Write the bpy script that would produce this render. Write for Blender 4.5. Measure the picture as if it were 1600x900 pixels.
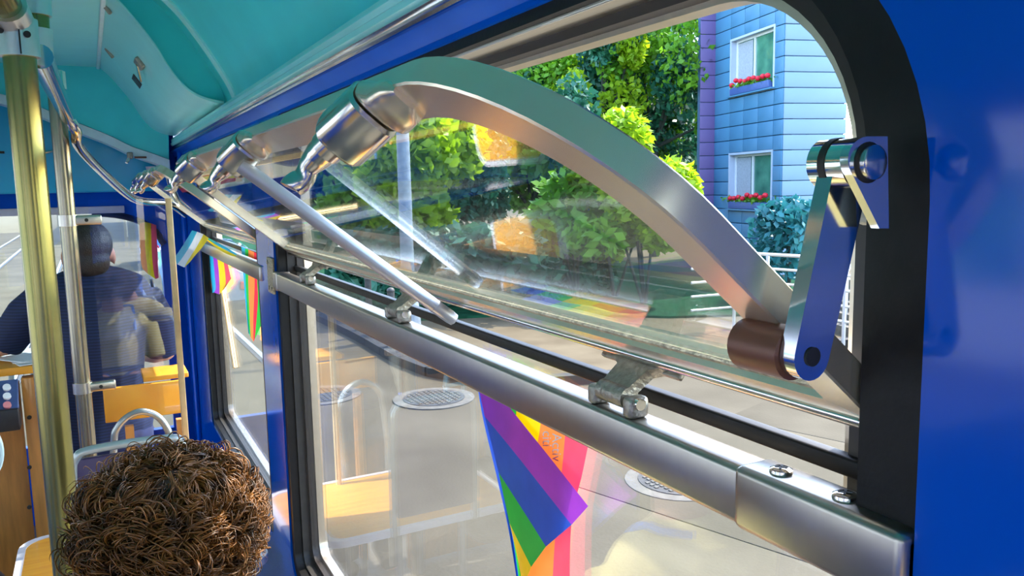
import bpy, bmesh, math, random
import numpy as np
from mathutils import Vector, Matrix
from mathutils.geometry import tessellate_polygon
for o in list(bpy.data.objects): bpy.data.objects.remove(o)
SC = bpy.context.scene; COL = SC.collection
random.seed(7); RNG = np.random.default_rng(7)

# ---------------------------------------------------------------- camera
FPX = 1250.0
_M = np.array([[0.88482008, -0.0766123, 0.45959111], [-0.46551053, -0.10336865, 0.87898514], [-0.01983376, -0.9916882, -0.12712649]])
EYE = np.array([0.0, 0.0, 1.6])
cam_d = bpy.data.cameras.new('camera'); cam = bpy.data.objects.new('camera', cam_d); COL.objects.link(cam)
cam_d.sensor_width = 36.0; cam_d.lens = FPX / 1600 * 36; cam_d.clip_start = 0.02; cam_d.clip_end = 500
_R = Matrix(((_M[0, 0], -_M[0, 1], -_M[0, 2]), (_M[1, 0], -_M[1, 1], -_M[1, 2]), (_M[2, 0], -_M[2, 1], -_M[2, 2])))
cam.matrix_world = Matrix.Translation(Vector(EYE)) @ _R.to_4x4()
SC.camera = cam
# ---------------------------------------------------------------- world, sun, exposure
SUN = Vector((0.60, 0.14, 0.79)).normalized()
W = bpy.data.worlds.new('world'); SC.world = W; W.use_nodes = True
nt = W.node_tree; sky = nt.nodes.new('ShaderNodeTexSky'); sky.sky_type = 'NISHITA'; sky.sun_disc = False
sky.sun_elevation = math.asin(SUN.z); sky.sun_rotation = math.atan2(SUN.x, SUN.y)
nt.links.new(sky.outputs[0], nt.nodes['Background'].inputs[0]); nt.nodes['Background'].inputs[1].default_value = 0.74
sl = bpy.data.lights.new('sun', 'SUN'); so = bpy.data.objects.new('sun', sl); COL.objects.link(so)
sl.energy = 5.6; sl.angle = math.radians(0.6); sl.color = (1.0, 0.93, 0.82)
so.rotation_euler = SUN.to_track_quat('Z', 'Y').to_euler(); so.location = (8, -5, 12)
SC.view_settings.view_transform = 'Standard'; SC.view_settings.look = 'None'; SC.view_settings.gamma = 1.0
SC.view_settings.use_curve_mapping = False; SC.view_settings.exposure = 1.1

# ---------------------------------------------------------------- pixel -> point helpers (photograph frame 1600x900)
def ray(px, py): return _M @ np.array([px - 800.0, py - 450.0, FPX])
def hit(px, py, p0, n):
    d = ray(px, py); n = np.array(n, float); t = ((np.array(p0, float) - EYE) @ n) / (d @ n); return EYE + t * d
def onx(px, py, x): return hit(px, py, (x, 0, 0), (1, 0, 0))
def ony(px, py, y): return hit(px, py, (0, y, 0), (0, 1, 0))
def onz(px, py, z): return hit(px, py, (0, 0, z), (0, 0, 1))

# ---------------------------------------------------------------- materials
def srgb(r, g, b):
    f = lambda c: (c / 255 / 12.92) if c <= 10 else ((c / 255 + 0.055) / 1.055) ** 2.4
    return (f(r), f(g), f(b), 1)
def mat(name, col, rough=0.5, metal=0.0, var=0.12, scale=20, bump=0.0, bscale=60, coat=0.0, spec=0.5, stretch=None, trans=0.0, col2=None, rvar=0.0, ior=1.5):
    m = bpy.data.materials.new(name); m.use_nodes = True; n = m.node_tree; N = n.nodes; L = n.links
    b = N['Principled BSDF']; b.inputs['Roughness'].default_value = rough; b.inputs['Metallic'].default_value = metal
    b.inputs['Coat Weight'].default_value = coat; b.inputs['Coat Roughness'].default_value = 0.05; b.inputs['IOR'].default_value = ior; b.inputs['Specular IOR Level'].default_value = spec
    tc = N.new('ShaderNodeTexCoord'); mp = N.new('ShaderNodeMapping'); L.new(tc.outputs['Object'], mp.inputs[0])
    if stretch: mp.inputs['Scale'].default_value = stretch
    nz = N.new('ShaderNodeTexNoise'); nz.inputs['Scale'].default_value = scale; nz.inputs['Detail'].default_value = 5; L.new(mp.outputs[0], nz.inputs[0])
    cr = N.new('ShaderNodeValToRGB'); cr.color_ramp.elements[0].position = 0.3; cr.color_ramp.elements[1].position = 0.7
    c = tuple(col[:3]); c2 = tuple(col2[:3]) if col2 else tuple(min(1, x * (1 + var)) for x in c)
    c1 = c if col2 else tuple(x * (1 - var) for x in c)
    cr.color_ramp.elements[0].color = (*c1, 1); cr.color_ramp.elements[1].color = (*c2, 1)
    L.new(nz.outputs[0], cr.inputs[0]); L.new(cr.outputs[0], b.inputs['Base Color'])
    if rvar:
        mr = N.new('ShaderNodeMapRange'); mr.inputs[3].default_value = max(0, rough - rvar); mr.inputs[4].default_value = rough + rvar
        L.new(nz.outputs[0], mr.inputs[0]); L.new(mr.outputs[0], b.inputs['Roughness'])
    if bump:
        n2 = N.new('ShaderNodeTexNoise'); n2.inputs['Scale'].default_value = bscale; n2.inputs['Detail'].default_value = 4; L.new(mp.outputs[0], n2.inputs[0])
        bp = N.new('ShaderNodeBump'); bp.inputs['Strength'].default_value = bump; bp.inputs['Distance'].default_value = 0.01
        L.new(n2.outputs[0], bp.inputs['Height']); L.new(bp.outputs[0], b.inputs['Normal'])
    if trans:
        tr = N.new('ShaderNodeBsdfTranslucent'); L.new(cr.outputs[0], tr.inputs[0]); mx = N.new('ShaderNodeMixShader'); mx.inputs[0].default_value = trans
        L.new(b.outputs[0], mx.inputs[1]); L.new(tr.outputs[0], mx.inputs[2]); L.new(mx.outputs[0], N['Material Output'].inputs[0])
    return m
def glass(name, tint=(0.97, 0.99, 0.98), dirt=0.03, boost=1.0, dscale=30):
    m = bpy.data.materials.new(name); m.use_nodes = True; n = m.node_tree; N = n.nodes; L = n.links; N.remove(N['Principled BSDF'])
    t = N.new('ShaderNodeBsdfTransparent'); t.inputs[0].default_value = (*tint, 1)
    g = N.new('ShaderNodeBsdfGlossy'); g.inputs['Roughness'].default_value = 0.0; g.inputs[0].default_value = (1, 1, 1, 1)
    lw = N.new('ShaderNodeLayerWeight'); lw.inputs[0].default_value = 0.5
    p = N.new('ShaderNodeMath'); p.operation = 'POWER'; p.inputs[1].default_value = 5; L.new(lw.outputs['Facing'], p.inputs[0])
    ma = N.new('ShaderNodeMath'); ma.operation = 'MULTIPLY_ADD'; ma.inputs[1].default_value = 0.96 * boost; ma.inputs[2].default_value = 0.04 * boost; L.new(p.outputs[0], ma.inputs[0])
    mx = N.new('ShaderNodeMixShader'); L.new(ma.outputs[0], mx.inputs[0]); L.new(t.outputs[0], mx.inputs[1]); L.new(g.outputs[0], mx.inputs[2])
    d = N.new('ShaderNodeBsdfDiffuse'); d.inputs[0].default_value = (0.8, 0.8, 0.78, 1)
    tc = N.new('ShaderNodeTexCoord'); nz = N.new('ShaderNodeTexNoise'); nz.inputs['Scale'].default_value = dscale; nz.inputs['Detail'].default_value = 8; L.new(tc.outputs['Object'], nz.inputs[0])
    mr = N.new('ShaderNodeMapRange'); mr.inputs[1].default_value = 0.4; mr.inputs[2].default_value = 0.8; mr.inputs[3].default_value = dirt * 0.3; mr.inputs[4].default_value = dirt * 2; L.new(nz.outputs[0], mr.inputs[0])
    m2 = N.new('ShaderNodeMixShader'); L.new(mr.outputs[0], m2.inputs[0]); L.new(mx.outputs[0], m2.inputs[1]); L.new(d.outputs[0], m2.inputs[2])
    L.new(m2.outputs[0], N['Material Output'].inputs[0]); return m
M = {}
M['blue'] = mat('blue_paint', (0.0, 0.075, 0.47), 0.10, 0, 0.05, 4, 0.025, 7, coat=0.0, ior=1.45)
M['blue_dark'] = mat('dark_blue_paint', (0.0, 0.085, 0.52), 0.3, 0, 0.1, 6, 0.02, 14, coat=0.0, ior=1.12)
M['teal'] = mat('teal_paint', (0.05, 0.74, 0.74), 0.34, 0, 0.06, 5, 0.02, 20, coat=0.2)
M['teal_pale'] = mat('pale_teal_paint', (0.36, 0.90, 0.86), 0.30, 0, 0.05, 5, 0.02, 20, coat=0.3)
M['teal_blue'] = mat('turquoise_paint', (0.01, 0.46, 0.70), 0.3, 0, 0.05, 4, coat=0.2)
M['white_trim'] = mat('white_trim_paint', (0.62, 0.82, 0.82), 0.35, 0, 0.06, 20)
M['alu'] = mat('brushed_aluminium', (0.56, 0.52, 0.44), 0.30, 1, 0.05, 90, 0.04, 200, stretch=(1, 0.03, 1), rvar=0.06)
M['alu_tan'] = mat('anodised_aluminium', (0.72, 0.60, 0.46), 0.34, .85, 0.04, 60, 0.02, 200, rvar=0.05)
M['chrome'] = mat('polished_metal', (0.80, 0.76, 0.68), 0.10, 1, 0.05, 30)
M['clampm'] = mat('cast_clamp_metal', (0.78, 0.77, 0.73), 0.36, .9, 0.05, 30)
M['satin'] = mat('satin_chrome', (0.70, 0.66, 0.58), 0.20, 1, 0.05, 30)
M['steel_blue'] = mat('polished_steel', (0.60, 0.62, 0.64), 0.14, 1, 0.04, 30)
M['cast'] = mat('cast_metal', (0.36, 0.33, 0.27), 0.45, 1, 0.25, 120, 0.25, 180)
M['brass'] = mat('olive_lacquered_steel', (0.30, 0.265, 0.09), 0.24, 0.85, 0.06, 20)
M['pole_grey'] = mat('grey_brown_steel', (0.34, 0.30, 0.21), 0.26, 0.85, 0.06, 20)
M['sash_alu'] = mat('polished_sash_aluminium', (0.80, 0.67, 0.50), 0.25, 0.75, 0.02, 60)
M['rail_alu'] = mat('taupe_satin_aluminium', (0.40, 0.365, 0.315), 0.30, 0.95, 0.03, 60)
M['rod'] = mat('satin_grey_rod', (0.46, 0.46, 0.49), 0.38, 0.6, 0.03, 30)
M['bush'] = mat('brown_bush', (0.17, 0.06, 0.032), 0.4, 0.2, 0.1, 30)
M['rubber'] = mat('black_rubber', (0.006, 0.0055, 0.005), 0.5, 0, 0.3, 40, 0.05, 90, spec=.25)
M['dark'] = mat('dark_gap', (0.02, 0.016, 0.012), 0.6, 0, 0.3, 40)
M['dark_brown'] = mat('dark_brown_rubber', (0.022, 0.014, 0.009), 0.45, 0, 0.2, 40)
M['grime'] = mat('grimy_sealant', (0.42, 0.36, 0.24), 0.7, 0, 0.5, 160, 0.5, 220)
M['glass'] = glass('window_glass', (0.93, 0.97, 0.96), 0.004)
M['glass_low'] = glass('lower_window_glass', (0.97, 0.98, 0.98), 0.007, 1.0, 12)
M['plexi'] = glass('partition_acrylic', (0.97, 0.98, 1.0), 0.003, 1.0)
M['bglass'] = mat('far_window_glass', (0.02, 0.10, 0.08), 0.06, 0, 0.5, 1.6, spec=.8, col2=(.10, .30, .20))
M['wood'] = mat('varnished_plywood', (0.72, 0.27, 0.012), 0.4, 0, 0.25, 6, 0.02, 60, stretch=(1, 9, 1), col2=(0.82, 0.37, 0.025), coat=0.1)
M['wood_brown'] = mat('brown_wood', (0.55, 0.22, 0.04), 0.4, 0, 0.25, 5, 0.03, 60, stretch=(8, 8, 1), coat=0.2)
M['vinyl'] = mat('purple_brown_panel', (0.04, 0.022, 0.065), 0.35, 0, 0.15, 12)
M['vinyl_grey'] = mat('grey_floor_covering', (0.17, 0.16, 0.14), 0.6, 0, 0.2, 30)
M['grey_tube'] = mat('grey_painted_tube', (0.42, 0.45, 0.42), 0.25, 0.6, 0.05, 30)
M['lav'] = mat('pale_plastic_edge', (0.60, 0.56, 0.60), 0.4, 0, 0.05, 30)
M['paper'] = mat('white_paper', (0.8, 0.8, 0.78), 0.7, 0, 0.04, 20)
M['black'] = mat('black_plastic', (0.015, 0.015, 0.018), 0.4, 0, 0.2, 40)
M['panel_blue'] = mat('blue_grey_panel', (0.05, 0.08, 0.20), 0.35, 0, 0.1, 30)
M['rail_blue'] = mat('light_blue_tube', (0.03, 0.22, 0.75), 0.3, 0, 0.05, 30)
# ---------------------------------------------------------------- mesh builders
def link_mesh(name, verts, faces, material, parent=None, origin=None, smooth=35, fmat=None, mats=None):
    verts = np.asarray(verts, float)
    if parent is not None:
        o0 = np.zeros(3); q = parent
        while q is not None: o0 = o0 + np.array(q.location); q = q.parent
        org = o0 * 0
        base = o0
        loc = (0, 0, 0)
    else:
        if origin is None:
            lo, hi = verts.min(0), verts.max(0); origin = ((lo[0] + hi[0]) / 2, (lo[1] + hi[1]) / 2, lo[2])
        base = np.array(origin, float); loc = tuple(base)
    me = bpy.data.meshes.new(name); me.from_pydata((verts - base).tolist(), [], faces); 
    for mm in (mats or [material]): me.materials.append(mm)
    if fmat is not None: me.polygons.foreach_set('material_index', fmat)
    if smooth:
        me.polygons.foreach_set('use_smooth', [True] * len(me.polygons)); me.set_sharp_from_angle(angle=math.radians(smooth))
    me.update()
    o = bpy.data.objects.new(name, me); COL.objects.link(o); o.location = loc
    if parent is not None: o.parent = parent
    return o
class MB:
    def __init__(s): s.v = []; s.f = []
    def add(s, v, f):
        k = len(s.v); s.v += [tuple(map(float, p)) for p in v]; s.f += [tuple(i + k for i in q) for q in f]; return s
    def box(s, c, d, R=None, bev=0.0):
        hx, hy, hz = d[0] / 2, d[1] / 2, d[2] / 2
        if bev <= 0:
            p = [(x * hx, y * hy, z * hz) for x in (-1, 1) for y in (-1, 1) for z in (-1, 1)]
            f = [(0, 1, 3, 2), (4, 6, 7, 5), (0, 4, 5, 1), (2, 3, 7, 6), (0, 2, 6, 4), (1, 5, 7, 3)]
        else:
            bm = bmesh.new(); bmesh.ops.create_cube(bm, size=1.0)
            for vv in bm.verts: vv.co = Vector((vv.co.x * 2 * hx, vv.co.y * 2 * hy, vv.co.z * 2 * hz))
            bmesh.ops.bevel(bm, geom=list(bm.edges), offset=bev, segments=3, profile=0.5, affect='EDGES')
            bm.verts.index_update(); p = [tuple(vv.co) for vv in bm.verts]; f = [tuple(vv.index for vv in q.verts) for q in bm.faces]; bm.free()
        P = np.array(p)
        if R is not None: P = P @ np.array(R).T
        return s.add(P + np.array(c), f)
    def tube(s, path, r, n=16, cap=True, closed=False, ref=None):
        P = [np.array(p, float) for p in path]; m = len(P); rs = r if hasattr(r, '__len__') else [r] * m
        V = []; prev = None
        for i in range(m):
            if closed: t = P[(i + 1) % m] - P[i - 1]
            else: t = P[min(i + 1, m - 1)] - P[max(i - 1, 0)]
            t = t / (np.linalg.norm(t) + 1e-12)
            if prev is None:
                a = np.array([0, 0, 1.0]) if abs(t[2]) < 0.9 else np.array([1.0, 0, 0])
                u = np.cross(t, a)
            else: u = prev - t * (prev @ t)
            u = u / np.linalg.norm(u); prev = u; w = np.cross(t, u)
            for k in range(n):
                a = 2 * math.pi * k / n; V.append(P[i] + rs[i] * (math.cos(a) * u + math.sin(a) * w))
        F = []
        for i in range(m if closed else m - 1):
            j = (i + 1) % m
            for k in range(n): F.append((i * n + k, i * n + (k + 1) % n, j * n + (k + 1) % n, j * n + k))
        if cap and not closed: F.append(tuple(range(n - 1, -1, -1))); F.append(tuple((m - 1) * n + k for k in range(n)))
        return s.add(V, F)
    def prism(s, poly, O, ex, ey, ez, h0, h1):
        O, ex, ey, ez = (np.array(q, float) for q in (O, ex, ey, ez)); n = len(poly)
        V = [O + a * ex + b * ey + h0 * ez for a, b in poly] + [O + a * ex + b * ey + h1 * ez for a, b in poly]
        F = [tuple(range(n - 1, -1, -1)), tuple(range(n, 2 * n))] + [(i, (i + 1) % n, n + (i + 1) % n, n + i) for i in range(n)]
        return s.add(V, F)
    def loft(s, rings, cap=True, closed=True):
        n = len(rings[0]); V = [p for r in rings for p in r]; F = []
        for i in range(len(rings) - 1):
            for k in range(n if closed else n - 1): F.append((i * n + k, i * n + (k + 1) % n, (i + 1) * n + (k + 1) % n, (i + 1) * n + k))
        if cap: F.append(tuple(range(n - 1, -1, -1))); F.append(tuple((len(rings) - 1) * n + k for k in range(n)))
        return s.add(V, F)
    def ell(s, c, r, nu=20, nv=12, R=None):
        V = []; F = []
        for j in range(nv + 1):
            a = math.pi * j / nv
            for i in range(nu): b = 2 * math.pi * i / nu; V.append((math.sin(a) * math.cos(b) * r[0], math.sin(a) * math.sin(b) * r[1], math.cos(a) * r[2]))
        for j in range(nv):
            for i in range(nu): F.append((j * nu + i, (j + 1) * nu + i, (j + 1) * nu + (i + 1) % nu, j * nu + (i + 1) % nu))
        P = np.array(V)
        if R is not None: P = P @ np.array(R).T
        return s.add(P + np.array(c), F)
    def build(s, name, material, parent=None, origin=None, smooth=35): return link_mesh(name, s.v, s.f, material, parent, origin, smooth)
def tag(o, label=None, cat=None, group=None, kind=None):
    for k, v in (('label', label), ('category', cat), ('group', group), ('kind', kind)):
        if v: o[k] = v
    return o
def thing(name, label, cat, loc, group=None, kind=None):
    o = bpy.data.objects.new(name, None); o.empty_display_size = 0.05; COL.objects.link(o); o.location = tuple(map(float, loc)); return tag(o, label, cat, group, kind)
def copy_tree(o, delta=None, parent=None):
    c = o.copy(); COL.objects.link(c); c.parent = parent
    if delta is not None: c.location = Vector(o.location) + Vector(delta)
    for ch in list(o.children): copy_tree(ch, None, c)
    return c
def rrect(y0, y1, z0, z1, r, rb, n=14):
    P = []
    for cy, cz, a0, rr in ((y0 + rb, z0 + rb, 180, rb), (y1 - rb, z0 + rb, 270, rb), (y1 - r, z1 - r, 0, r), (y0 + r, z1 - r, 90, r)):
        for k in range(n + 1): a = math.radians(a0 + 90 * k / n); P.append((cy + rr * math.cos(a), cz + rr * math.sin(a)))
    return P
def ring(O, I, x0, x1, f3=None):
    n = len(O); f3 = f3 or (lambda a, b, x: (x, a, b)); V = []
    for L_, x in ((O, x0), (I, x0), (I, x1), (O, x1)): V += [f3(a, b, x) for a, b in L_]
    F = []
    for j in range(4):
        k = (j + 1) % 4
        for i in range(n): m = (i + 1) % n; F.append((j * n + i, j * n + m, k * n + m, k * n + i))
    return MB().add(V, F)
def plate_holes(outer, holes, x0, x1, f3=None):
    f3 = f3 or (lambda a, b, x: (x, a, b)); loops = [outer] + holes; flat = [p for l in loops for p in l]
    tris = tessellate_polygon([[Vector((a, b, 0)) for a, b in l] for l in loops]); n = len(flat)
    V = [f3(a, b, x0) for a, b in flat] + [f3(a, b, x1) for a, b in flat]
    F = [tuple(t) for t in tris] + [tuple(n + i for i in reversed(t)) for t in tris]; k = 0
    for l in loops:
        m = len(l)
        for i in range(m): a, b = k + i, k + (i + 1) % m; F.append((a, b, n + b, n + a))
        k += m
    return MB().add(V, F)
X, Y, Z = (1, 0, 0), (0, 1, 0), (0, 0, 1)

# ================================================================ tram shell
WX = 0.46                     # inner face of the right-hand side wall
W1 = (0.32, 2.36); W2 = (2.62, 4.15); W0 = (-2.2, -0.05); W9 = (-4.6, -2.5)
holes = [rrect(a, b, 0.45, 1.805, 0.22, 0.06) for a, b in (W9, W0, W1, W2)]
tag(plate_holes([(-5, -0.85), (5.2, -0.85), (5.2, 1.83), (-5, 1.83)], holes, WX, WX + 0.035).build('wall_right', M['blue'], smooth=40), kind='structure')
# left wall with its window band
LX = -1.60
lh = [rrect(a, a + 1.55, 0.75, 1.78, 0.15, 0.06) for a in (-4.35, -2.6, -0.85, 0.9, 2.65)]
tag(plate_holes([(-5, -0.85), (5.2, -0.85), (5.2, 1.83), (-5, 1.83)], lh, LX - 0.04, LX).build('wall_left', M['blue'], smooth=40), kind='structure')
tag(MB().box((-0.57, -1.0, -0.02), (2.06, 8.0, 0.04)).build('floor', M['vinyl_grey'], smooth=0), kind='structure')
tag(MB().box((-0.57, 4.1, -0.27), (2.06, 2.2, 0.04)).build('floor_cab', M['vinyl_grey'], smooth=0), kind='structure')

def profile_sheet(name, pts, y0, y1, th, material, ny=2, kind='structure', parent=None):
    # pts: (x,z) from the right wall inwards; mirrored about the tram's axis, given thickness upwards
    ax = -0.57; P = list(pts) + [(2 * ax - x, z) for x, z in reversed(pts)]
    Q = [(x, z + th) for x, z in P]; poly = P + Q[::-1]; V = []; n = len(poly)
    for y in (y0, y1): V += [(x, y, z) for x, z in poly]
    F = [(i, (i + 1) % n, n + (i + 1) % n, n + i) for i in range(n)]; m = len(P)
    for k in (0, n):
        for i in range(m - 1): F.append((k + i, k + i + 1, k + n - 2 - i, k + n - 1 - i))
    o = link_mesh(name, V, F, material, parent, smooth=40); 
    if kind and parent is None: tag(o, kind=kind)
    return o
def smooth_pts(p, n=6):
    p = [np.array(q, float) for q in p]; out = []
    for i in range(len(p) - 1):
        a = p[max(i - 1, 0)]; b = p[i]; c = p[i + 1]; d = p[min(i + 2, len(p) - 1)]
        for k in range(n):
            t = k / n; out.append(tuple(0.5 * ((2 * b) + (-a + c) * t + (2 * a - 5 * b + 4 * c - d) * t * t + (-a + 3 * b - 3 * c + d) * t ** 3)))
    out.append(tuple(p[-1])); return out
cove = smooth_pts([(0.445, 1.875), (0.435, 1.915), (0.412, 1.965), (0.342, 2.078), (0.257, 2.185), (0.10, 2.30), (-0.15, 2.37), (-0.57, 2.40)])
tag(profile_sheet('ceiling', cove, -5.0, 2.70, 0.02, M['teal']), kind='structure')
profile_sheet('ceiling_rib', [(x - 0.004, z - 0.006) for x, z in cove], 2.70, 2.76, 0.03, M['teal_pale'])
cov2 = [(x + 0.012, z + 0.035) for x, z in cove]
profile_sheet('ceiling_recess', cov2, 2.76, 3.30, 0.02, M['teal'])
pan = smooth_pts([(0.445, 1.905), (0.40, 1.912), (0.352, 1.93), (0.31, 1.965), (0.27, 2.025), (0.235, 2.09), (0.155, 2.20), (0.10, 2.255)])
duct = thing('ceiling_duct_cover', 'pale teal curved ceiling cover with a brown square socket hole', 'ceiling panel', (0.2, 3.9, 1.9))
PV = []; PF = []; n = len(pan)
for y in (3.0, 4.8):
    for dz in (0, 0.008): PV += [(x, y, z + dz) for x, z in pan]
for i in range(n - 1):
    PF += [(i, i + 1, 2 * n + i + 1, 2 * n + i), (n + i, 3 * n + i, 3 * n + i + 1, n + i + 1), (i, n + i, n + i + 1, i + 1), (2 * n + i, 2 * n + i + 1, 3 * n + i + 1, 3 * n + i)]
PF += [(0, 2 * n, 3 * n, n), (n - 1, 2 * n - 1, 4 * n - 1, 3 * n - 1)]
link_mesh('cover_panel', PV, PF, M['teal_pale'], duct, smooth=50)
EP = [(x + .012, z + .035) for x, z in cove if x > -.1]; n_e = 40
rs = lambda P: [tuple(np.array([np.interp(t, np.linspace(0, 1, len(P)), [q[k] for q in P]) for k in (0, 1)])) for t in np.linspace(0, 1, n_e)]
ea, eb_ = rs(pan), rs(EP); link_mesh('recess_fill_plate', [(x, 3.035, z) for x, z in ea + eb_] + [(x, 3.05, z) for x, z in ea + eb_], [(i, i + 1, n_e + i + 1, n_e + i) for i in range(n_e - 1)] + [(2 * n_e + i, 3 * n_e + i, 3 * n_e + i + 1, 2 * n_e + i + 1) for i in range(n_e - 1)], M['teal'], duct)  # plate added to close off the recess so it reads lighter
MB().box((-0.16, 3.9, 2.262), (0.50, 1.8, 0.012)).build('centre_panel', M['teal_pale'], duct)
MB().box((0.095, 3.9, 2.252), (0.016, 1.8, 0.016), bev=0.004).build('seam_strip', M['white_trim'], duct)
# socket hole, hook and clips on the cover panel
def on_pan(px, py):      # point of the cover panel seen at a pixel
    best = None
    for i in range(n - 1):
        (xa, za), (xb, zb) = pan[i], pan[i + 1]; nn = np.array([zb - za, 0, -(xb - xa)])
        p = hit(px, py, (xa, 0, za), nn)
        if min(xa, xb) - 1e-6 <= p[0] <= max(xa, xb) + 1e-6: best = (p, -nn / np.linalg.norm(nn) * (1 if nn[2] > 0 else -1)); break
    return best
h, hn = on_pan(214, 127); hn = hn if hn[2] < 0 else -hn
tdir = np.cross(hn, Y); tdir /= np.linalg.norm(tdir); Rm = np.stack([tdir, np.array(Y), hn], 1)
MB().box(h, (0.055, 0.15, 0.006), Rm, 0.002).build('socket_hole', M['dark_brown'], duct)
h2, _ = on_pan(220, 98); MB().box(h2 + hn * 0.006, (0.045, 0.10, 0.02), Rm, 0.006).build('hook_plate', M['cast'], duct)
h3, _ = on_pan(227, 122); MB().tube([h2 + hn * .015, h3 + hn * .02], 0.007, 10).build('hook', M['chrome'], duct)
for px, py in ((172, 82), (167, 11), (163, 120)):
    q = on_pan(px, py)
    if q is None: continue
    MB().box(q[0] + hn * .004, (0.05, 0.016, 0.014), Rm, 0.004).build('clip', M['cast'], duct)
# gutter mouldings, blue band over the windows
def extr(name, pts, y0, y1, material, parent=None, smooth=40):
    n_ = len(pts); V = [(x, y0, z) for x, z in pts] + [(x, y1, z) for x, z in pts]
    F = [tuple(range(n_ - 1, -1, -1)), tuple(range(n_, 2 * n_))] + [(i, (i + 1) % n_, n_ + (i + 1) % n_, n_ + i) for i in range(n_)]
    return link_mesh(name, V, F, material, parent, smooth=smooth)
gut = thing('trim_1', None, None, (0.43, 1.0, 1.83), kind='structure')
extr('moulding', [(0.452, 1.90), (0.432, 1.895), (0.426, 1.882), (0.430, 1.873), (0.424, 1.868), (0.424, 1.858), (0.432, 1.852), (0.46, 1.852)], -5, 4.85, M['teal_pale'], gut, 30)
extr('metal_bead', [(0.46, 1.852), (0.428, 1.852), (0.424, 1.8475), (0.428, 1.843), (0.432, 1.841), (0.430, 1.837), (0.434, 1.833), (0.46, 1.833)], -5, 4.95, M['steel_blue'], gut, 30)
extr('header_band', [(0.495, 1.833), (0.438, 1.833), (0.436, 1.828), (0.442, 1.822), (0.4595, 1.808), (0.4595, 1.80), (0.495, 1.80)], -5, 5.15, M['blue_dark'], gut, 30)
extr('seam_bead', [(0.461, 1.822), (0.4545, 1.820), (0.4545, 1.815), (0.461, 1.812)], -5, 5.15, M['blue_dark'], gut, 60)

tag(plate_holes([(-1.6, -0.85), (0.46, -0.85), (0.46, 2.42), (-1.6, 2.42)], [rrect(-1.35, -.75, 1.0, 1.75, .1, .06)], -5.05, -5.0, lambda a, b, y: (a, y, b)).build('wall_rear', M['blue_dark'], smooth=30), kind='structure')
# ---------------------------------------------------------------- window assemblies
TH = math.radians(50.0); SU = np.array([-math.sin(TH), 0, math.cos(TH)]); SN = np.array([math.cos(TH), 0, math.sin(TH)]); SA = np.array([0.48, 0.374, 1.432])
def S(y, s, off=0.0, A=SA): return A + np.array([0, y, 0]) + s * SU + off * SN
def window(idx, y0, y1):
    w = thing('window_%d' % idx, None, None, (0.5, (y0 + y1) / 2, 0.45), kind='structure')
    hole = rrect(y0, y1, 0.45, 1.805, 0.22, 0.06); z0 = 0.45
    r1 = rrect(y0 + .050, y1 - .03, z0 + .03, 1.786, 0.19, 0.04)
    r2 = rrect(y0 + .066, y1 - .035, z0 + .035, 1.792, 0.195, 0.04)
    ring(hole, r1, WX + .006, WX + .03).build('rubber_seal', M['rubber'], w)
    ring(hole, r2, WX + .03, WX + .055).build('rubber_lip', M['dark'], w)
    d0 = rrect(y0 + .066, y1 - .035, z0 + .035, 1.784, 0.185, 0.04); d1 = rrect(y0 + .098, y1 - .045, z0 + .05, 1.770, 0.165, 0.04); d2 = rrect(y0 + .118, y1 - .05, z0 + .06, 1.764, 0.158, 0.04)
    ring(hole, d1, WX + .055, WX + .075).build('dark_channel', M['dark_brown'], w)
    ring(hole, d2, WX + .075, WX + .10).build('outer_frame', M['alu_tan'], w)
    MB().box((WX + .044, (y0 + y1) / 2 + .0, 1.7865), (0.050, y1 - y0 - .38, 0.010), bev=.002).build('header_channel', M['alu'], w)
    MB().box((0.515, (y0 + y1) / 2, 0.925), (0.005, y1 - y0 - .05, 0.89)).build('lower_pane', M['glass_low'], w, smooth=0)
    MB().box((0.515, (y0 + y1) / 2, 1.376), (0.014, y1 - y0 - .05, 0.016), bev=.003).build('rail_gasket', M['rubber'], w)
    return w
window(1, *W1); window(2, *W2); window(3, *W0)

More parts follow.
